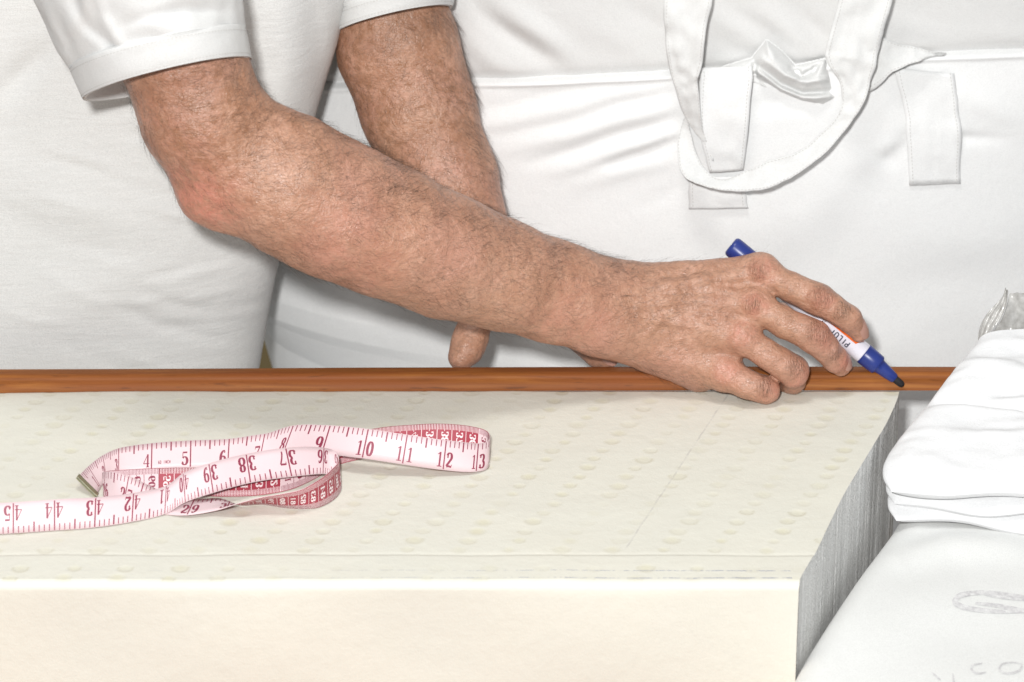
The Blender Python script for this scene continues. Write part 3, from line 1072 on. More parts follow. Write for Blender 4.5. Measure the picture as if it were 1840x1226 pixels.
def apron_extra(px, py):
    d = py - waist_py(px)
    return (0.0016 + 0.001 * np.sin(px * .021) * np.sin(px * .0083 + 1)) * np.exp(-((d - 3) / 3.4) ** 2) - 0.012 * smoothstep(-1, -7, d) + 0.003 * smoothstep(0, 90, d)


make_garment('shirt', -200, 240, 130, SHIRT2_FOLDS, shirt_extra, M['apron_shirt'], False)
apron = make_garment('apron', 60, 1000, 420, APRON_FOLDS, apron_extra, M['apron'], True)


def strap(name, st, thick=0.0008, parent=helper, bulge=0.0003, mat='strap', crumple=0.0022):
    """st: (left px, left py, right px, right py, offset left, offset right)"""
    E0 = [on_body2(s[0], s[1], s[4]) for s in st]; E1 = [on_body2(s[2], s[3], s[5]) for s in st]
    a, b, _ = ribbon(E0, E1, 8)
    # soft cloth: edges waver, the band buckles
    n = len(a)
    wv = fbm(np.stack([np.arange(n) * .9, np.full(n, st[0][0] * .37), np.zeros(n)], -1), .12, 2, 3)
    ac = (b - a); ac /= np.linalg.norm(ac, axis=1, keepdims=True)
    a = a + ac * (wv * .0016)[:, None]; b = b + ac * (np.roll(wv, 5) * .0016)[:, None]
    v, f, nf, _ = strip_mesh(a, b, 15, thick, bulge)
    half = len(v) // 2
    dz = fbm(v[:half], 70, 3, st[0][2] * .01) * crumple + fbm(v[:half] * np.array([1, 1, .35]), 190, 2, 4) * crumple * .4
    v = v.copy(); v[:, 1] -= np.r_[dz, dz]
    o = mesh_obj(name, v, f, M[mat], parent)
    G = (v[:half].reshape(n, 15, 3) + v[half:].reshape(n, 15, 3)) / 2
    stitches([G[:, 1], G[:, 13]], thick / 2 + .0003, parent)
    return o


# long loop hanging from the neck: left fall, twist, bottom curve, right fall
strap('strap', [(1196, -90, 1292, -90, .020, .021), (1195, 0, 1279, 0, .022, .024), (1194, 55, 1269, 70, .022, .026), (1203, 118, 1258, 132, .020, .026), (1219, 178, 1254, 150, .016, .022),
                (1238, 222, 1262, 222, .014, .016), (1262, 256, 1266, 244, .010, .012), (1282, 290, 1278, 276, .010, .009)])
strap('strap', [(1235, 205, 1229, 215, .009, .008), (1240, 240, 1218, 250, .010, .010), (1258, 290, 1220, 300, .018, .022), (1282, 318, 1238, 324, .022, .028), (1308, 322, 1275, 338, .024, .030),
                (1340, 308, 1318, 345, .026, .032), (1380, 288, 1368, 340, .026, .034), (1432, 271, 1428, 316, .026, .034), (1470, 246, 1486, 270, .026, .032), (1508, 200, 1530, 220, .026, .030), (1512, 160, 1560, 165, .026, .028),
                (1487, 112, 1572, 118, .028, .028), (1484, 92, 1582, 80, .028, .027), (1506, 0, 1602, 0, .026, .025), (1522, -90, 1625, -90, .024, .024)])
# short tab under the loop and the one at the hip
strap('tab', [(1258, 122, 1352, 120, .008, .008), (1258, 150, 1352, 135, .012, .012), (1256, 200, 1347, 200, .0135, .0135), (1262, 262, 1342, 264, .011, .011), (1276, 310, 1335, 305, .007, .006)], .0009, crumple=.0008, mat='apron')
strap('tab', [(1238, 318, 1330, 318, .0075, .0075), (1238, 345, 1340, 345, .0075, .0075), (1237, 376, 1345, 374, .0060, .0055)], .0006, crumple=.0008, mat='apron')
strap('tab', [(1606, 122, 1716, 132, .003, .003), (1622, 190, 1722, 200, .0045, .0045), (1631, 240, 1727, 246, .0055, .006), (1634, 334, 1728, 330, .0042, .0042)], .0006, crumple=.0008, mat='apron')
# flap of the rolled apron top to the right of the loop
strap('flap', [(1530, 50, 1540, 175, .010, .012), (1560, 60, 1572, 158, .010, .013), (1600, 72, 1604, 132, .010, .015), (1640, 84, 1644, 110, .009, .014), (1680, 93, 1678, 100, .008, .010), (1700, 97, 1698, 99, .006, .007)], .0008, bulge=.002)


def bunch():
    """gathered knot of cloth inside the loop"""
    outline = np.array([(1300, 122), (1352, 106), (1378, 74), (1402, 92), (1428, 120), (1482, 108), (1495, 150), (1508, 178), (1482, 195), (1462, 200), (1420, 186), (1390, 168), (1352, 150), (1310, 148)], float)
    nx, ny = 150, 95
    gx = np.linspace(1292, 1515, nx); gy = np.linspace(66, 208, ny)
    X, Y = np.meshgrid(gx, gy, indexing='ij')
    ins = np.zeros(X.shape, bool)
    j = len(outline) - 1
    for i in range(len(outline)):
        xi, yi = outline[i]; xj, yj = outline[j]
        c = ((yi > Y) != (yj > Y)) & (X < (xj - xi) * (Y - yi) / (yj - yi + 1e-9) + xi)
        ins ^= c; j = i
    d, _ = poly_dist(X, Y, np.vstack([outline, outline[:1]]))
    sd = np.where(ins, d, -d)
    h = -0.004 + 0.012 * np.sqrt(np.clip((sd + 1.5) / 22, 0, 1))
    fl = [([(1360, 118), (1400, 150), (1440, 168), (1495, 165)], 6, -.006), ([(1358, 135), (1400, 168), (1440, 184), (1470, 188)], 5, -.006), ([(1370, 105), (1410, 135), (1450, 148), (1500, 140)], 6, .004),
          ([(1362, 128), (1405, 160), (1445, 176), (1490, 175)], 5, .004), ([(1425, 122), (1440, 138), (1462, 128), (1470, 114)], 6, -.008), ([(1380, 80), (1392, 108), (1420, 128)], 8, .003), ([(1355, 110), (1356, 140), (1365, 150)], 5, -.005)]
    h = h + folds(X, Y, fl) * np.clip(sd / 8, 0, 1)
    base = np.array([on_body2(x, y, 0.0)[1] for x, y in zip(gx, np.interp(gx, [1292, 1515], [140, 140]))])
    V = np.stack([P(X[:, k], Y[:, k], base - h[:, k]) for k in range(ny)], 1)
    f = grid_faces(nx, ny, flip=True)
    keep = (sd.ravel()[f] > -3).any(1)
    mesh_obj('gathered_cloth', V.reshape(-1, 3), f[keep], M['strap'], helper)


bunch()

# ------------------------------------------------------------------ stroke lettering (flat print)
def arc(cx, cy, rx, ry, a0, a1, n=14):
    return [(cx + rx * math.cos(math.radians(a0 + (a1 - a0) * i / n)), cy + ry * math.sin(math.radians(a0 + (a1 - a0) * i / n))) for i in range(n + 1)]


# serif figures in a box about 0.6 wide and 1 high: strokes (points, thick or None for contrast pen), dots (x, y, r)
DIG = {
    '0': ([(arc(.3, .5, .20, .46, 0, 360, 24), None)], []),
    '1': ([([(.32, .02), (.32, .98)], .075), ([(.12, .03), (.52, .03)], .03), ([(.30, .96), (.20, .86), (.12, .84)], .03)], []),
    '2': ([(arc(.30, .72, .20, .25, 165, -35, 14) + [(.30, .36), (.16, .20), (.08, .08)], None), ([(.08, .06), (.30, .09), (.52, .05)], .065), ([(.52, .04), (.55, .22)], .025)], [(.15, .70, .075)]),
    '3': ([(arc(.27, .75, .19, .22, 150, -80, 14), None), (arc(.27, .27, .22, .25, 80, -150, 16), None)], [(.14, .80, .07), (.12, .22, .075)]),
    '4': ([([(.42, .98), (.04, .30)], .028), ([(.03, .29), (.58, .29)], .03), ([(.42, .02), (.42, .98)], .075), ([(.28, .03), (.56, .03)], .028)], []),
    '5': ([([(.13, .93), (.50, .93)], .06), ([(.13, .93), (.13, .52)], .026), (arc(.28, .32, .22, .29, 135, -150, 18), None)], [(.12, .20, .075)]),
    '6': ([(arc(.30, .30, .20, .27, 0, 360, 22), None), (arc(.42, .45, .32, .52, 190, 80, 12), None)], [(.44, .86, .065)]),
    '7': ([([(.06, .91), (.54, .91)], .065), ([(.07, .95), (.07, .74)], .026), ([(.53, .90), (.34, .48), (.27, .22), (.26, .03)], .06)], []),
    '8': ([(arc(.30, .75, .17, .21, 0, 360, 20), None), (arc(.30, .27, .21, .25, 0, 360, 20), None)], []),
    '9': ([(arc(.30, .70, .20, .27, 0, 360, 22), None), (arc(.18, .55, .32, .52, 10, -100, 12), None)], [(.16, .14, .065)]),
}
CAPS = {
    'P': [[(.08, 0), (.08, 1)], [(.08, 1), (.38, 1), (.52, .9), (.52, .62), (.38, .5), (.08, .5)]],
    'I': [[(.2, 0), (.2, 1)]],
    'L': [[(.08, 1), (.08, 0), (.5, 0)]],
    'O': [[(.18, 0), (.05, .2), (.05, .8), (.18, 1), (.45, 1), (.58, .8), (.58, .2), (.45, 0), (.18, 0)]],
    'T': [[(.28, 0), (.28, 1)], [(0, 1), (.56, 1)]],
    'N': [[(.06, 0), (.06, 1), (.5, 0), (.5, 1)]],
    'C': [[(.55, .8), (.42, 1), (.18, 1), (.05, .8), (.05, .2), (.18, 0), (.42, 0), (.55, .2)]],
    'H': [[(.06, 0), (.06, 1)], [(.5, 0), (.5, 1)], [(.06, .5), (.5, .5)]],
    '6': [[(.5, .95), (.2, .95), (.06, .7), (.06, .2), (.2, 0), (.4, 0), (.52, .2), (.4, .5), (.06, .45)]],
    '0': [[(.18, 0), (.05, .2), (.05, .8), (.18, 1), (.4, 1), (.52, .8), (.52, .2), (.4, 0), (.18, 0)]],
}


def stroke(pts, hw):
    """flat 2-D strip along pts; hw half width, or None for a pen that thickens on upright strokes"""
    p = np.asarray(pts, float)
    # subdivide
    q = [p[0]]
    for a, b in zip(p[:-1], p[1:]):
        k = max(1, int(np.linalg.norm(b - a) / 0.15))
        q += [a + (b - a) * (i + 1) / k for i in range(k)]
    p = np.array(q)
    t = np.gradient(p, axis=0); t /= np.maximum(np.linalg.norm(t, axis=1, keepdims=True), 1e-9)
    n = np.stack([-t[:, 1], t[:, 0]], -1)
    w = np.full(len(p), hw) if hw else 0.034 + 0.075 * np.abs(t[:, 1]) ** 1.3
    L, R = p + n * w[:, None], p - n * w[:, None]
    V = np.empty((2 * len(p), 2)); V[0::2] = L; V[1::2] = R
    return V, [(2 * i, 2 * i + 1, 2 * i + 3, 2 * i + 2) for i in range(len(p) - 1)]


def disc(x, y, r, n=9):
    return np.array([(x + r * math.cos(2 * math.pi * i / n), y + r * math.sin(2 * math.pi * i / n)) for i in range(n)]), [tuple(range(n))]


def glyph(ch, serif=True, weight=0.09):
    out = []
    if serif:
        st, dots = DIG[ch]
        for pts, hw in st: out.append(stroke(pts, hw))
        for d in dots: out.append(disc(*d))
    else:
        for pts in CAPS[ch]: out.append(stroke(pts, weight))
    return out


class Print:
    """collects flat 2-D pieces, then maps them on a surface"""
    def __init__(self):
        self.v, self.f = [], []
        self.n = 0

    def add(self, V, Fc):
        self.v.append(np.asarray(V, float)); self.f += [tuple(i + self.n for i in f) for f in Fc]; self.n += len(V)

    def rect(self, x0, x1, y0, y1, nx=1):
        xs = np.linspace(x0, x1, nx + 1)
        V = [(x, y) for x in xs for y in (y0, y1)]
        self.add(V, [(2 * i, 2 * i + 1, 2 * i + 3, 2 * i + 2) for i in range(nx)])

    def char(self, ch, M2, off, serif=True, weight=.09):
        for V, Fc in glyph(ch, serif, weight):
            self.add(V @ np.asarray(M2).T + np.asarray(off), Fc)

    def pts(self):
        return np.concatenate(self.v)

# ------------------------------------------------------------------ tape measure
TW = 0.018
def tape_station(top, bot, z, root):
    """bottom edge at height z over the foam, top edge one tape width away on its own sight line"""
    Bp = PZ(bot[0], bot[1], z)
    d = ray(*top); d = d / np.linalg.norm(d)
    oc = CAM - Bp
    bq = oc @ d; cq = oc @ oc - TW * TW
    disc_ = bq * bq - cq
    t = -bq + (root * math.sqrt(disc_) if disc_ > 0 else 0)
    Tp = CAM + d * t
    if Tp[2] < 0.0012: Tp[2] = 0.0012
    return Tp, Bp


# s in inches, pixel of the ruled edge, pixel of the plain edge, height of the lower edge, lean (+1 away, -1 toward the viewer), ruled edge on top?
TS = [(0.0, (139, 858), (173, 892), .0015, 1, 1), (1.0, (158, 839), (181, 876), .001, 1, 1), (2.0, (184, 819), (192, 862), .001, 1, 1), (3.0, (213, 806), (213, 851), .0008, 1, 1), (4.0, (273, 797), (272, 845), .0006, 1, 1),
      (5.0, (343, 792), (342, 841), .0006, 1, 1), (6.0, (412, 789), (409, 839), .0006, 1, 1), (7.0, (476, 780), (466, 831), .0006, 1, 1), (8.0, (528, 763), (508, 817), .0050, 1, 1), (9.0, (594, 764), (578, 817), .0100, 1, 1),
      (10.0, (662, 771), (651, 824), .0115, 1, 1), (11.0, (732, 781), (723, 835), .0085, 1, 1), (12.0, (802, 791), (796, 845), .0045, 1, 1), (13.0, (859, 797), (855, 848), .0016, 1, 1), (13.35, (877, 793), (875, 843), .0006, 1, 1),
      (13.6, (880, 784), (879, 833), .0006, 1, 1), (13.9, (873, 774), (870, 822), .0006, 1, 1), (14.5, (842, 766), (840, 814), .0006, 1, 1), (15.3, (790, 762), (788, 810), .0006, 1, 1), (16.0, (740, 764), (738, 812), .0006, 1, 1),
      (16.8, (692, 768), (690, 816), .0006, 1, 1), (17.5, (648, 776), (650, 825), .0006, 1, 1), (18.4, (604, 791), (603, 838), .0006, 1, 1), (19.3, (568, 812), (566, 861), .0006, 1, 1), (20.2, (522, 832), (520, 881), .0006, 1, 1),
      (21.1, (463, 842), (462, 891), .0006, 1, 1), (22.0, (400, 844), (400, 893), .0006, 1, 1), (22.8, (343, 841), (343, 890), .0006, 1, 1), (23.7, (280, 842), (280, 891), .0006, 1, 1), (24.6, (222, 845), (224, 893), .0006, 1, 1),
      (25.2, (194, 847), (196, 895), .0006, 1, 1), (25.7, (184, 850), (187, 899), .0006, 1, 1), (26.1, (190, 848), (192, 901), .0006, 1, 1), (26.6, (211, 850), (206, 905), .0006, 1, 1), (27.1, (237, 858), (226, 911), .0006, 1, 1),
      (27.6, (264, 871), (250, 918), .0006, 1, 1), (28.3, (300, 888), (290, 924), .0006, 1, 1), (29.0, (350, 897), (336, 926), .0020, 1, 1), (29.7, (394, 896), (386, 918), .0040, 1, 1), (30.3, (432, 908), (431, 904), .0010, -1, 0),
      (31.0, (472, 907), (470, 894), .0008, -1, 0), (31.7, (510, 913), (508, 888), .0006, -1, 0), (32.4, (541, 915), (542, 880), .0006, -1, 0), (33.0, (569, 913), (568, 866), .0006, -1, 0), (33.6, (594, 902), (591, 849), .0006, -1, 0),
      (34.2, (610, 887), (606, 834), .0006, 1, 0), (34.7, (613, 873), (608, 821), .0020, 1, 0), (35.2, (603, 860), (602, 811), .0050, 1, 0), (35.7, (590, 853), (592, 807), .0070, 1, 0), (36.15, (574, 852), (575, 804), .0085, 1, 0),
      (37.0, (524, 857), (513, 805), .0100, 1, 0), (38.0, (450, 868), (442, 816), .0105, 1, 0), (39.0, (383, 886), (375, 833), .0090, 1, 0), (40.0, (333, 903), (329, 851), .0060, 1, 0), (41.0, (296, 924), (299, 873), .0015, 1, 0),
      (42.0, (237, 938), (240, 886), .0008, 1, 0), (43.0, (170, 948), (172, 894), .0008, 1, 0), (44.0, (98, 954), (98, 898), .0006, 1, 0), (45.0, (24, 959), (24, 903), .0006, 1, 0), (46.0, (-52, 962), (-52, 906), .0006, 1, 0), (48.0, (-200, 966), (-200, 910), .0006, 1, 0)]


def make_tape():
    root = empty('tape_measure', tuple(PZ(400, 880)), 'pink and white cloth tape measure lying in loose loops on the foam', 'tape measure')
    E1, E0, ss = [], [], []
    for s, e1, e0, z, lean, up in TS:
        T, B = tape_station(e1, e0, z, lean) if up else tape_station(e0, e1, z, lean)
        a, b = (T, B) if up else (B, T)
        E1.append(a); E0.append(b); ss.append(s)
    e0, e1, par = ribbon(E0, E1, 10)
    # keep the tape one width wide
    mid = (e0 + e1) / 2; dv = e1 - e0; dv /= np.linalg.norm(dv, axis=1, keepdims=True)
    e0, e1 = mid - dv * TW / 2, mid + dv * TW / 2
    low = np.minimum(e0[:, 2], e1[:, 2]); lift = np.maximum(0.0007 - low, 0)
    e0[:, 2] += lift; e1[:, 2] += lift
    s_of = np.interp(par, np.arange(len(ss)), ss)
    v, f, n1, n2 = strip_mesh(e0, e1, 5, 0.00035)
    fm = np.zeros(len(f), int); fm[n1:n1 + n2] = 1; fm[n1 + n2:] = 0
    white = NB('tape_white'); white.set(color=(0.74, 0.575, 0.595), rough=0.45, spec=0.4)
    white.bump([(white.noise(500, 2), 0.15, .0003)])
    red = plain('tape_red', (0.37, 0.05, 0.075), 0.42, spec=0.4)
    # strip_mesh faces: the first sheet looks along cross(ds, e1-e0): the inch side
    mesh_obj('tape_band', v, f, None, root, mats=[white.m, red], face_mats=fm)
    # surface mapping
    du = np.gradient(mid, axis=0); nn = np.cross(du, dv); nn /= np.linalg.norm(nn, axis=1, keepdims=True)

    def surf(s, t, side):
        i = lambda A: np.stack([np.interp(s, s_of, A[:, k]) for k in range(3)], -1)
        return i(e0) + (i(e1) - i(e0)) * t[:, None] + i(nn) * (side * (0.000175 + 0.00012))
    IN = TW / 0.0254 if False else None
    ink = plain('tape_ink', (0.25, 0.030, 0.065), 0.5)
    pw = plain('tape_figure_white', (0.85, 0.72, 0.73), 0.5)
    pr = Print()
    H = 0.50                                   # figure height, share of the width
    wi = TW / 0.0254                           # tape width in inches
    for k in range(0, 47 * 8):
        s = k / 8.0
        if 18.0 < s < 25.6: continue
        if k % 8 == 0:
            if s > 0: pr.rect(s - .017, s + .017, 0.03, 0.985, 1)
        elif k % 4 == 0: pr.rect(s - .019, s + .019, 0.66, 0.985)
        else: pr.rect(s - .012, s + .012, 0.77, 0.985)
    gs = H * wi
    for nmb in list(range(1, 18)) + list(range(26, 47)):
        t0 = 0.10
        txt = str(nmb)
        M2 = [[gs * 0.86, 0], [0, H]]
        if len(txt) == 1:
            pr.char(txt, M2, (nmb - 0.06 - 0.58 * gs * .86, t0))
        else:
            pr.char(txt[0], M2, (nmb - 0.035 - 0.58 * gs * .86, t0)); pr.char(txt[1], M2, (nmb + 0.05, t0))
    for i, ch in enumerate('60'): pr.char(ch, [[.055, 0], [0, .11]], (4.18 + i * .042, .20), False, .10)
    for i, ch in enumerate('INCH'): pr.char(ch, [[.055, 0], [0, .11]], (4.32 + i * .046, .20), False, .10)
    q = pr.pts()
    tag(mesh_obj('inch_print', surf(q[:, 0], q[:, 1], +1), pr.f, ink, root, smooth=False), kind='stuff')
    # centimetre side
    pr = Print(); pd = Print(); pb = Print()
    cm0, cm1 = 33, 95
    pale = lambda c: (20 <= (c % 40) < 30) or c in (33, 34, 35) or (47 <= c <= 51)
    for c in range(cm0, cm1):
        s0 = c / 2.54; cl = 1 / 2.54
        if pale(c):
            pb.rect(s0, s0 + cl, 0.02, 0.98, 6)
        for m in range(10):
            s = s0 + m * cl / 10
            ln = .22 if m != 5 else .27
            tgt = pd if pale(c) else pr
            if m == 0: tgt.rect(s - .008, s + .008, 0.02, 0.98)
            else:
                tgt.rect(s - .0075, s + .0075, 0.02, ln); tgt.rect(s - .0075, s + .0075, 1 - ln, 0.98)
        tgt = pd if pale(c) else pr
        g = 0.17
        for i, ch in enumerate(str(c)):
            # figures are turned a quarter: their height runs along the tape
            tgt.char(ch, [[0, -g * 1.15], [g / 1.0, 0]][::-1] if False else [[0, g * 1.1], [-0.36, 0]], (s0 + .09, 0.72 - i * 0.22))
    for nm, p, m, e in (('pale_panel_print', pb, white.m, 0.0), ('centimetre_print', pr, pw, .00004), ('dark_centimetre_print', pd, ink, .00008)):
        q = p.pts()
        X = surf(q[:, 0], q[:, 1], -1)
        i = np.stack([np.interp(q[:, 0], s_of, nn[:, k]) for k in range(3)], -1)
        tag(mesh_obj(nm, X - i * e, p.f, m, root, smooth=False), kind='stuff')
    # folded metal end
    metal = NB('brass_tip').set(color=(0.62, 0.60, 0.42), rough=0.28, metal=1.0).m
    a = surf(np.array([-0.0, 0.13]), np.array([-.02, -.02]), 0); c = surf(np.array([0.0, 0.13]), np.array([1.02, 1.02]), 0)
    dirs = (mid[0] - mid[3]); dirs /= np.linalg.norm(dirs)
    N0 = nn[0]
    V = []; th = 0.0011
    prof = [(0.0030, th), (-0.0004, th), (-0.0012, th * .6), (-0.0014, 0), (-0.0012, -th * .6), (-0.0004, -th), (0.0030, -th)]
    for t in np.linspace(-.02, 1.02, 9):
        base = e0[0] + (e1[0] - e0[0]) * t
        for (l, h) in prof:
            V.append(base - dirs * l + N0 * h)
    mesh_obj('metal_tip', V, grid_faces(9, len(prof)).tolist(), metal, root)
    return root


make_tape()

# ------------------------------------------------------------------ marker pen
def make_marker():
    tail = P(1313, 441, .0345); tip = P(1624, 694, -.0015)
    ax = tip - tail; L = np.linalg.norm(ax); ax /= L
    u = np.cross(ax, [0, 0, 1.0]); u /= np.linalg.norm(u); w = np.cross(ax, u)
    root = empty('marker_pen', tuple(tip), 'blue and white marker pen with orange stripe gripped in the drawing hand', 'marker pen')
    blue = NB('blue_plastic'); blue.set(color=(0.020, 0.038, 0.21), rough=0.33, spec=0.5)
    wht = plain('white_plastic', (0.80, 0.77, 0.85), 0.35)
    org = plain('orange_plastic', (0.82, 0.15, 0.02), 0.4)
    blk = plain('black_felt', (0.012, 0.010, 0.012), 0.8)

    def lathe(name, prof, mat, n=40):
        V = []
        for a, r in prof:
            for k in range(n):
                t = 2 * math.pi * k / n
                V.append(tail + ax * (a * L) + (u * math.cos(t) + w * math.sin(t)) * r)
        m = len(prof)
        f = [(i * n + k, (i + 1) * n + k, (i + 1) * n + (k + 1) % n, i * n + (k + 1) % n) for i in range(m - 1) for k in range(n)]
        return mesh_obj(name, V, [tuple(reversed(x)) for x in f], mat, root)
    R = 0.0066
    lathe('end_cap', [(0.0, 0), (0.0, R * .82), (.006, R * .96), (.015, R * 1.03), (.16, R * 1.03), (.165, R * .98), (.17, R * .9)], blue.m)
    lathe('barrel', [(.166, R * .9), (.168, R), (.45, R), (.765, R), (.768, R * .97), (.77, R * .7)], wht)
    lathe('collar', [(.768, R * .7), (.768, R * 1.0), (.772, R * 1.04), (.82, R * 1.0), (.848, R * .98), (.853, R * .90), (.858, R * .72), (.875, R * .66), (.91, R * .58), (.945, R * .47), (.95, R * .38)], blue.m)
    lathe('nib', [(.946, R * .36), (.965, R * .36), (.985, R * .34), (.996, R * .22), (1.0, 0)], blk)

    # print on the barrel: angle measured round the axis, 0 faces the viewer
    toC = -VIEW - ax * (-VIEW @ ax); toC /= np.linalg.norm(toC)
    side = np.cross(ax, toC)               # + is toward the upper right of the picture or the lower left

    if side @ UP < 0: side = -side

    def on_barrel(q, r):
        # q: along (share of length), around (metres, + up)
        a = q[:, 1] / R
        return tail + ax * (q[:, :1] * L) + (toC * np.cos(a)[:, None] + side * np.sin(a)[:, None]) * r
    pr = Print()
    for y0 in np.linspace(.0010, .0070, 6)[:-1]:
        pr.rect(.20, .715, y0, y0 + .0012, 40)
    q = pr.pts()
    q[:, 0] -= np.where(q[:, 0] > .7, (.0060 - q[:, 1]) * 0.0 + (q[:, 1] - .0022) * -4.0, 0)
    mesh_obj('orange_stripe', on_barrel(q, R + .00008), pr.f, org, root)
    pr = Print()
    sc = .0038
    for i, ch in enumerate('PILOT'):
        pr.char(ch, [[-sc / L, 0], [0, -sc]], (.690 - i * .74 * sc / L * 1.05, -.0006), False, .10)
    q = pr.pts()
    mesh_obj('lettering', on_barrel(q, R + .00008), pr.f, plain('black_ink', (.03, .03, .06), .5), root)
    return root


make_marker()

# ------------------------------------------------------------------ wrapped bolster and folded cloth on the right
EDGE = [(0.135, -0.46), (0.143, -0.36), (0.150, -0.298), (0.162, -0.258), (0.200, -0.160), (0.231, -0.088), (0.252, -0.03), (0.262, -0.004)]


def pillow(edge, xr, ztop, zbot, rnd, fh, nx=150, ny=170, name='bolster', mat=None, parent=None):
    e, _ = crv(edge, 12)
    yy = np.linspace(e[0, 1], e[-1, 1], ny)
    xl = np.interp(yy, e[:, 1], e[:, 0])
    # profile from bottom of the left side over the rounding and across the top
    prof = [(0.0, zbot - ztop)] + [(0.0, z) for z in np.linspace(zbot - ztop, -rnd, 8)[1:]]
    for a in np.linspace(0, math.pi / 2, 12)[1:]:
        prof.append((rnd * (1 - math.cos(a)), -rnd + rnd * math.sin(a)))
    for t in np.linspace(0, 1, nx)[1:]:
        prof.append((rnd + (xr - 0.2) * t, 0.0))
    prof = np.array(prof)
    X = xl[:, None] + prof[None, :, 0]; Z = ztop + np.broadcast_to(prof[:, 1], X.shape).copy()
    Y = np.broadcast_to(yy[:, None], X.shape).copy()
    Z = Z + fh(X, Y) * smoothstep(-rnd, 0, prof[:, 1])[None, :]
    V = np.stack([X, Y, Z], -1)
    return V


def bol_h(X, Y):
    px, py = proj(np.stack([X, Y, np.full(X.shape, -0.045)], -1))
    lst = [([(1620, 1010), (1700, 985), (1850, 985)], 26, .006), ([(1500, 1180), (1620, 1100), (1750, 1060)], 60, .004), ([(1640, 1130), (1760, 1150), (1900, 1130)], 50, -.002), ([(1600, 980), (1560, 1060), (1500, 1150)], 40, .002)]
    return folds(px, py, lst)


BV_ = pillow(EDGE, 0.55, -0.045, -FOAM_H, 0.022, bol_h)
nB, mB = BV_.shape[:2]
root_b = empty('wrapped_bolster', (0.35, -0.25, -FOAM_H), 'white cloth-wrapped bolster with faint grey script in the near right corner', 'bolster')
ff = grid_faces(nB, mB, flip=True).tolist()
ff.append(tuple(range(mB)))
mesh_obj('wrap', BV_.reshape(-1, 3), ff, M['wrap'], root_b)


def script_marks():
    """the faint brushed letters on the wrap"""
    lines = [([(1840, 1072), (1790, 1066), (1745, 1066), (1722, 1072), (1716, 1082), (1728, 1090), (1760, 1096), (1800, 1099), (1845, 1099)], 5),
             ([(1752, 1084), (1790, 1088), (1840, 1098), (1870, 1104)], 4), ([(1760, 1064), (1800, 1070), (1860, 1078)], 6),
             ([(1765, 1192), (1748, 1196), (1746, 1204), (1756, 1210), (1772, 1208)], 2.2), ([(1820, 1190), (1800, 1194), (1796, 1204), (1812, 1210), (1832, 1204), (1836, 1194), (1820, 1190)], 2.2),
             ([(1842, 1188), (1850, 1200), (1846, 1214)], 2.2), ([(1674, 1208), (1690, 1222)], 2), ([(1712, 1210), (1714, 1226), (1718, 1240)], 2), ([(1860, 1196), (1880, 1204), (1900, 1196)], 2.2)]
    b = NB('faded_ink')
    nz = b.ramp(b.noise(260, 3, 0.7), [(0.38, (0.57, 0.56, 0.57)), (0.66, (0.80, 0.80, 0.795))])
    b.set(color=nz, rough=0.9, spec=0.1)
    for pts, w in lines:
        V, Fc = [], []
        c, _ = crv(np.array(pts, float), 8)
        t = np.gradient(c, axis=0); t /= np.maximum(np.linalg.norm(t, axis=1, keepdims=True), 1e-9)
        n = np.stack([-t[:, 1], t[:, 0]], -1)
        ww = w * (0.35 + 0.65 * np.sin(np.linspace(0.05, math.pi - 0.05, len(c))) ** 0.7)
        for k in range(len(c) - 1):
            b0 = len(V)
            for q in (c[k] + n[k] * ww[k], c[k] - n[k] * ww[k], c[k + 1] - n[k + 1] * ww[k + 1], c[k + 1] + n[k + 1] * ww[k + 1]):
                p = PZ(q[0], q[1], -0.045)
                for _ in range(3):
                    p = PZ(q[0], q[1], -0.045 + float(bol_h(p[0:1], p[1:2])[0]) + .0004)
                V.append(p)
            Fc.append((b0, b0 + 1, b0 + 2, b0 + 3))
        mesh_obj('script_stroke', V, Fc, b.m, root_b)


script_marks()


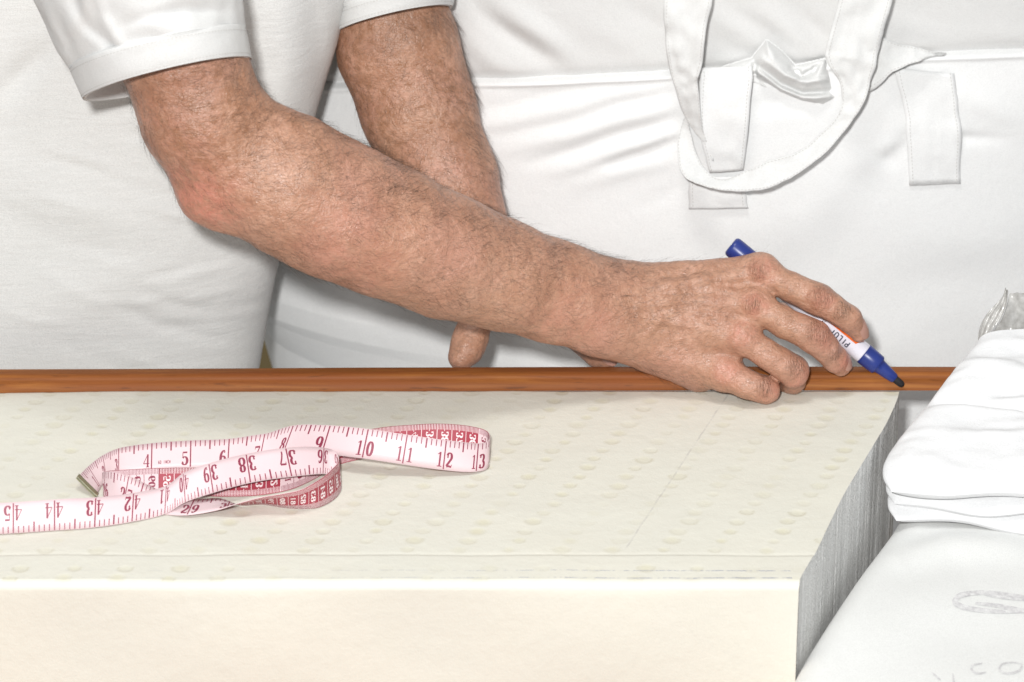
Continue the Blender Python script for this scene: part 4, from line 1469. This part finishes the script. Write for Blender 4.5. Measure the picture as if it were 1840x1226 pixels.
def folded_cloth():
    root = empty('folded_cloth', tuple(PZ(1720, 960, -.043)), 'thick folded white cloth leaning on the rail beside the foam block', 'cloth')
    # left border in pixels from front to back, on a plane that rises toward the rail
    y_f, y_b = -0.098, 0.000
    z_f, z_b = -0.0450, 0.0075
    for k, (t0, t1, dx, df) in enumerate(((0.0, .0110, .004, .001), (.0095, .0185, .003, .004), (.0170, .0350, .0, .0))):
        nx, nv = 130, 120
        v = np.linspace(0, 1, nv)
        yy = (y_f - df * 0) + (y_b - y_f) * v
        base = z_f + (z_b - z_f) * v
        lx = np.interp(v, [0, .05, .12, .2, .35, .55, .75, 1.0], [.2310, .2262, .2245, .2275, .2390, .2560, .2720, .2930]) + dx; lx = np.convolve(np.pad(lx, 6, 'edge'), np.ones(13) / 13, 'valid')
        u = np.linspace(0, 1, nx) ** 1.5
        wid = 0.26
        d_left = u * wid
        th = (t1 - t0)
        rl = .010 + .010 * (k == 2)
        X = lx[None, :] + d_left[:, None] - 0.0
        Y = np.broadcast_to(yy, X.shape).copy()
        # front border sags and wavers to the right
        front = -0.006 - 0.012 * smoothstep(0.0, 0.10, d_left) + 0.003 * np.sin(d_left * 55 + k * 1.7)
        Y = Y + (front[:, None] + df) * (1 - v)[None, :] ** 2
        e1 = np.clip(d_left / rl, 0, 1)[:, None] * np.ones((1, nv)); e2 = np.clip((v * 0.11) / (th * 0.9), 0, 1)[None, :] * np.ones((nx, 1))
        e = np.sqrt(np.clip(1 - (1 - e1) ** 2, 0, 1)) * np.sqrt(np.clip(1 - (1 - e2) ** 2, 0, 1))
        r = np.random.default_rng(k + 20)
        nz = fbm(np.stack([X, Y * 1.6, np.zeros_like(X)], -1).reshape(-1, 3), 30, 3, k + 5).reshape(X.shape)
        wr = np.zeros_like(X)
        if k == 2:
            for j in range(24):
                yc = r.uniform(-.085, -.005); sl_ = r.uniform(-.25, .15); am = r.uniform(-.0026, .0026); x0 = r.uniform(.25, .34)
                wr += am * np.exp(-((Y - yc - sl_ * (X - x0)) / .0035) ** 2) * np.exp(-((X - x0) / .05) ** 2)
        mid = base[None, :] + (t0 + t1) / 2
        wav = 0.0022 * np.sin(d_left * 60 + k * 2.1)[:, None] * (1 - v)[None, :] ** 2 * smoothstep(0.01, .06, d_left)[:, None]
        lift = 0.0035 * smoothstep(.05, .16, d_left)[:, None] * (1 - v)[None, :] * k
        top = mid + e * th / 2 * (1 + 0.0) + (nz * .0018 + wr) * e + wav + lift
        bot = mid - e * th / 2 + wav + lift
        A = np.stack([X, Y, top], -1).reshape(-1, 3); B = np.stack([X, Y, bot], -1).reshape(-1, 3)
        f = np.concatenate([grid_faces(nx, nv), grid_faces(nx, nv, off=nx * nv, flip=True)])
        mesh_obj('cloth_layer', np.concatenate([A, B]), f, M['linen'], root)


folded_cloth()


def foil():
    root = empty('plastic_wrapper', tuple(P(1800, 600, .01)), 'crumpled grey plastic wrapper sticking up behind the folded cloth', 'wrapper')
    b = NB('grey_plastic')
    n = b.noise(300, 3)
    b.set(color=b.ramp(n, [(0.3, (0.40, 0.39, 0.37)), (0.7, (0.58, 0.57, 0.55))]), rough=0.22, spec=0.6)
    b.bump([(b.noise(90, 2, dist=0.3), 0.2, .002)])
    r = random.Random(11)
    for nm, left, right, d0 in (('film', [(1757, 612), (1760, 585), (1772, 566), (1788, 548), (1802, 536), (1806, 519)], [(1770, 610), (1782, 592), (1794, 580), (1802, 566), (1810, 548), (1812, 524)], .004),
                                ('film', [(1785, 598), (1797, 582), (1806, 562), (1812, 540), (1814, 528)], [(1900, 590), (1900, 570), (1900, 552), (1900, 540), (1900, 530)], .012)):
        ny = len(left); nt = 14
        V = []
        for i in range(ny):
            for j in range(nt):
                t = j / (nt - 1)
                x = left[i][0] * (1 - t) + right[i][0] * t; y = left[i][1] * (1 - t) + right[i][1] * t
                if i == ny - 1: y += r.uniform(-3, 3)
                V.append(P(x, y, d0 + 0.0030 * math.sin(j * 1.3 + i * 1.9) * (0.5 + 0.5 * r.random()) + 0.012 * (1 - t) * (1 if d0 < .01 else 0) + .004 * i / ny))
        V = np.array(V)
        V2 = V + np.array([0, .0006, 0])
        f = np.concatenate([grid_faces(ny, nt), grid_faces(ny, nt, off=len(V), flip=True)])
        o = mesh_obj(nm, np.concatenate([V, V2]), f, b.m, root)
        sm = o.modifiers.new('sub', 'SUBSURF'); sm.levels = 2; sm.render_levels = 2


foil()
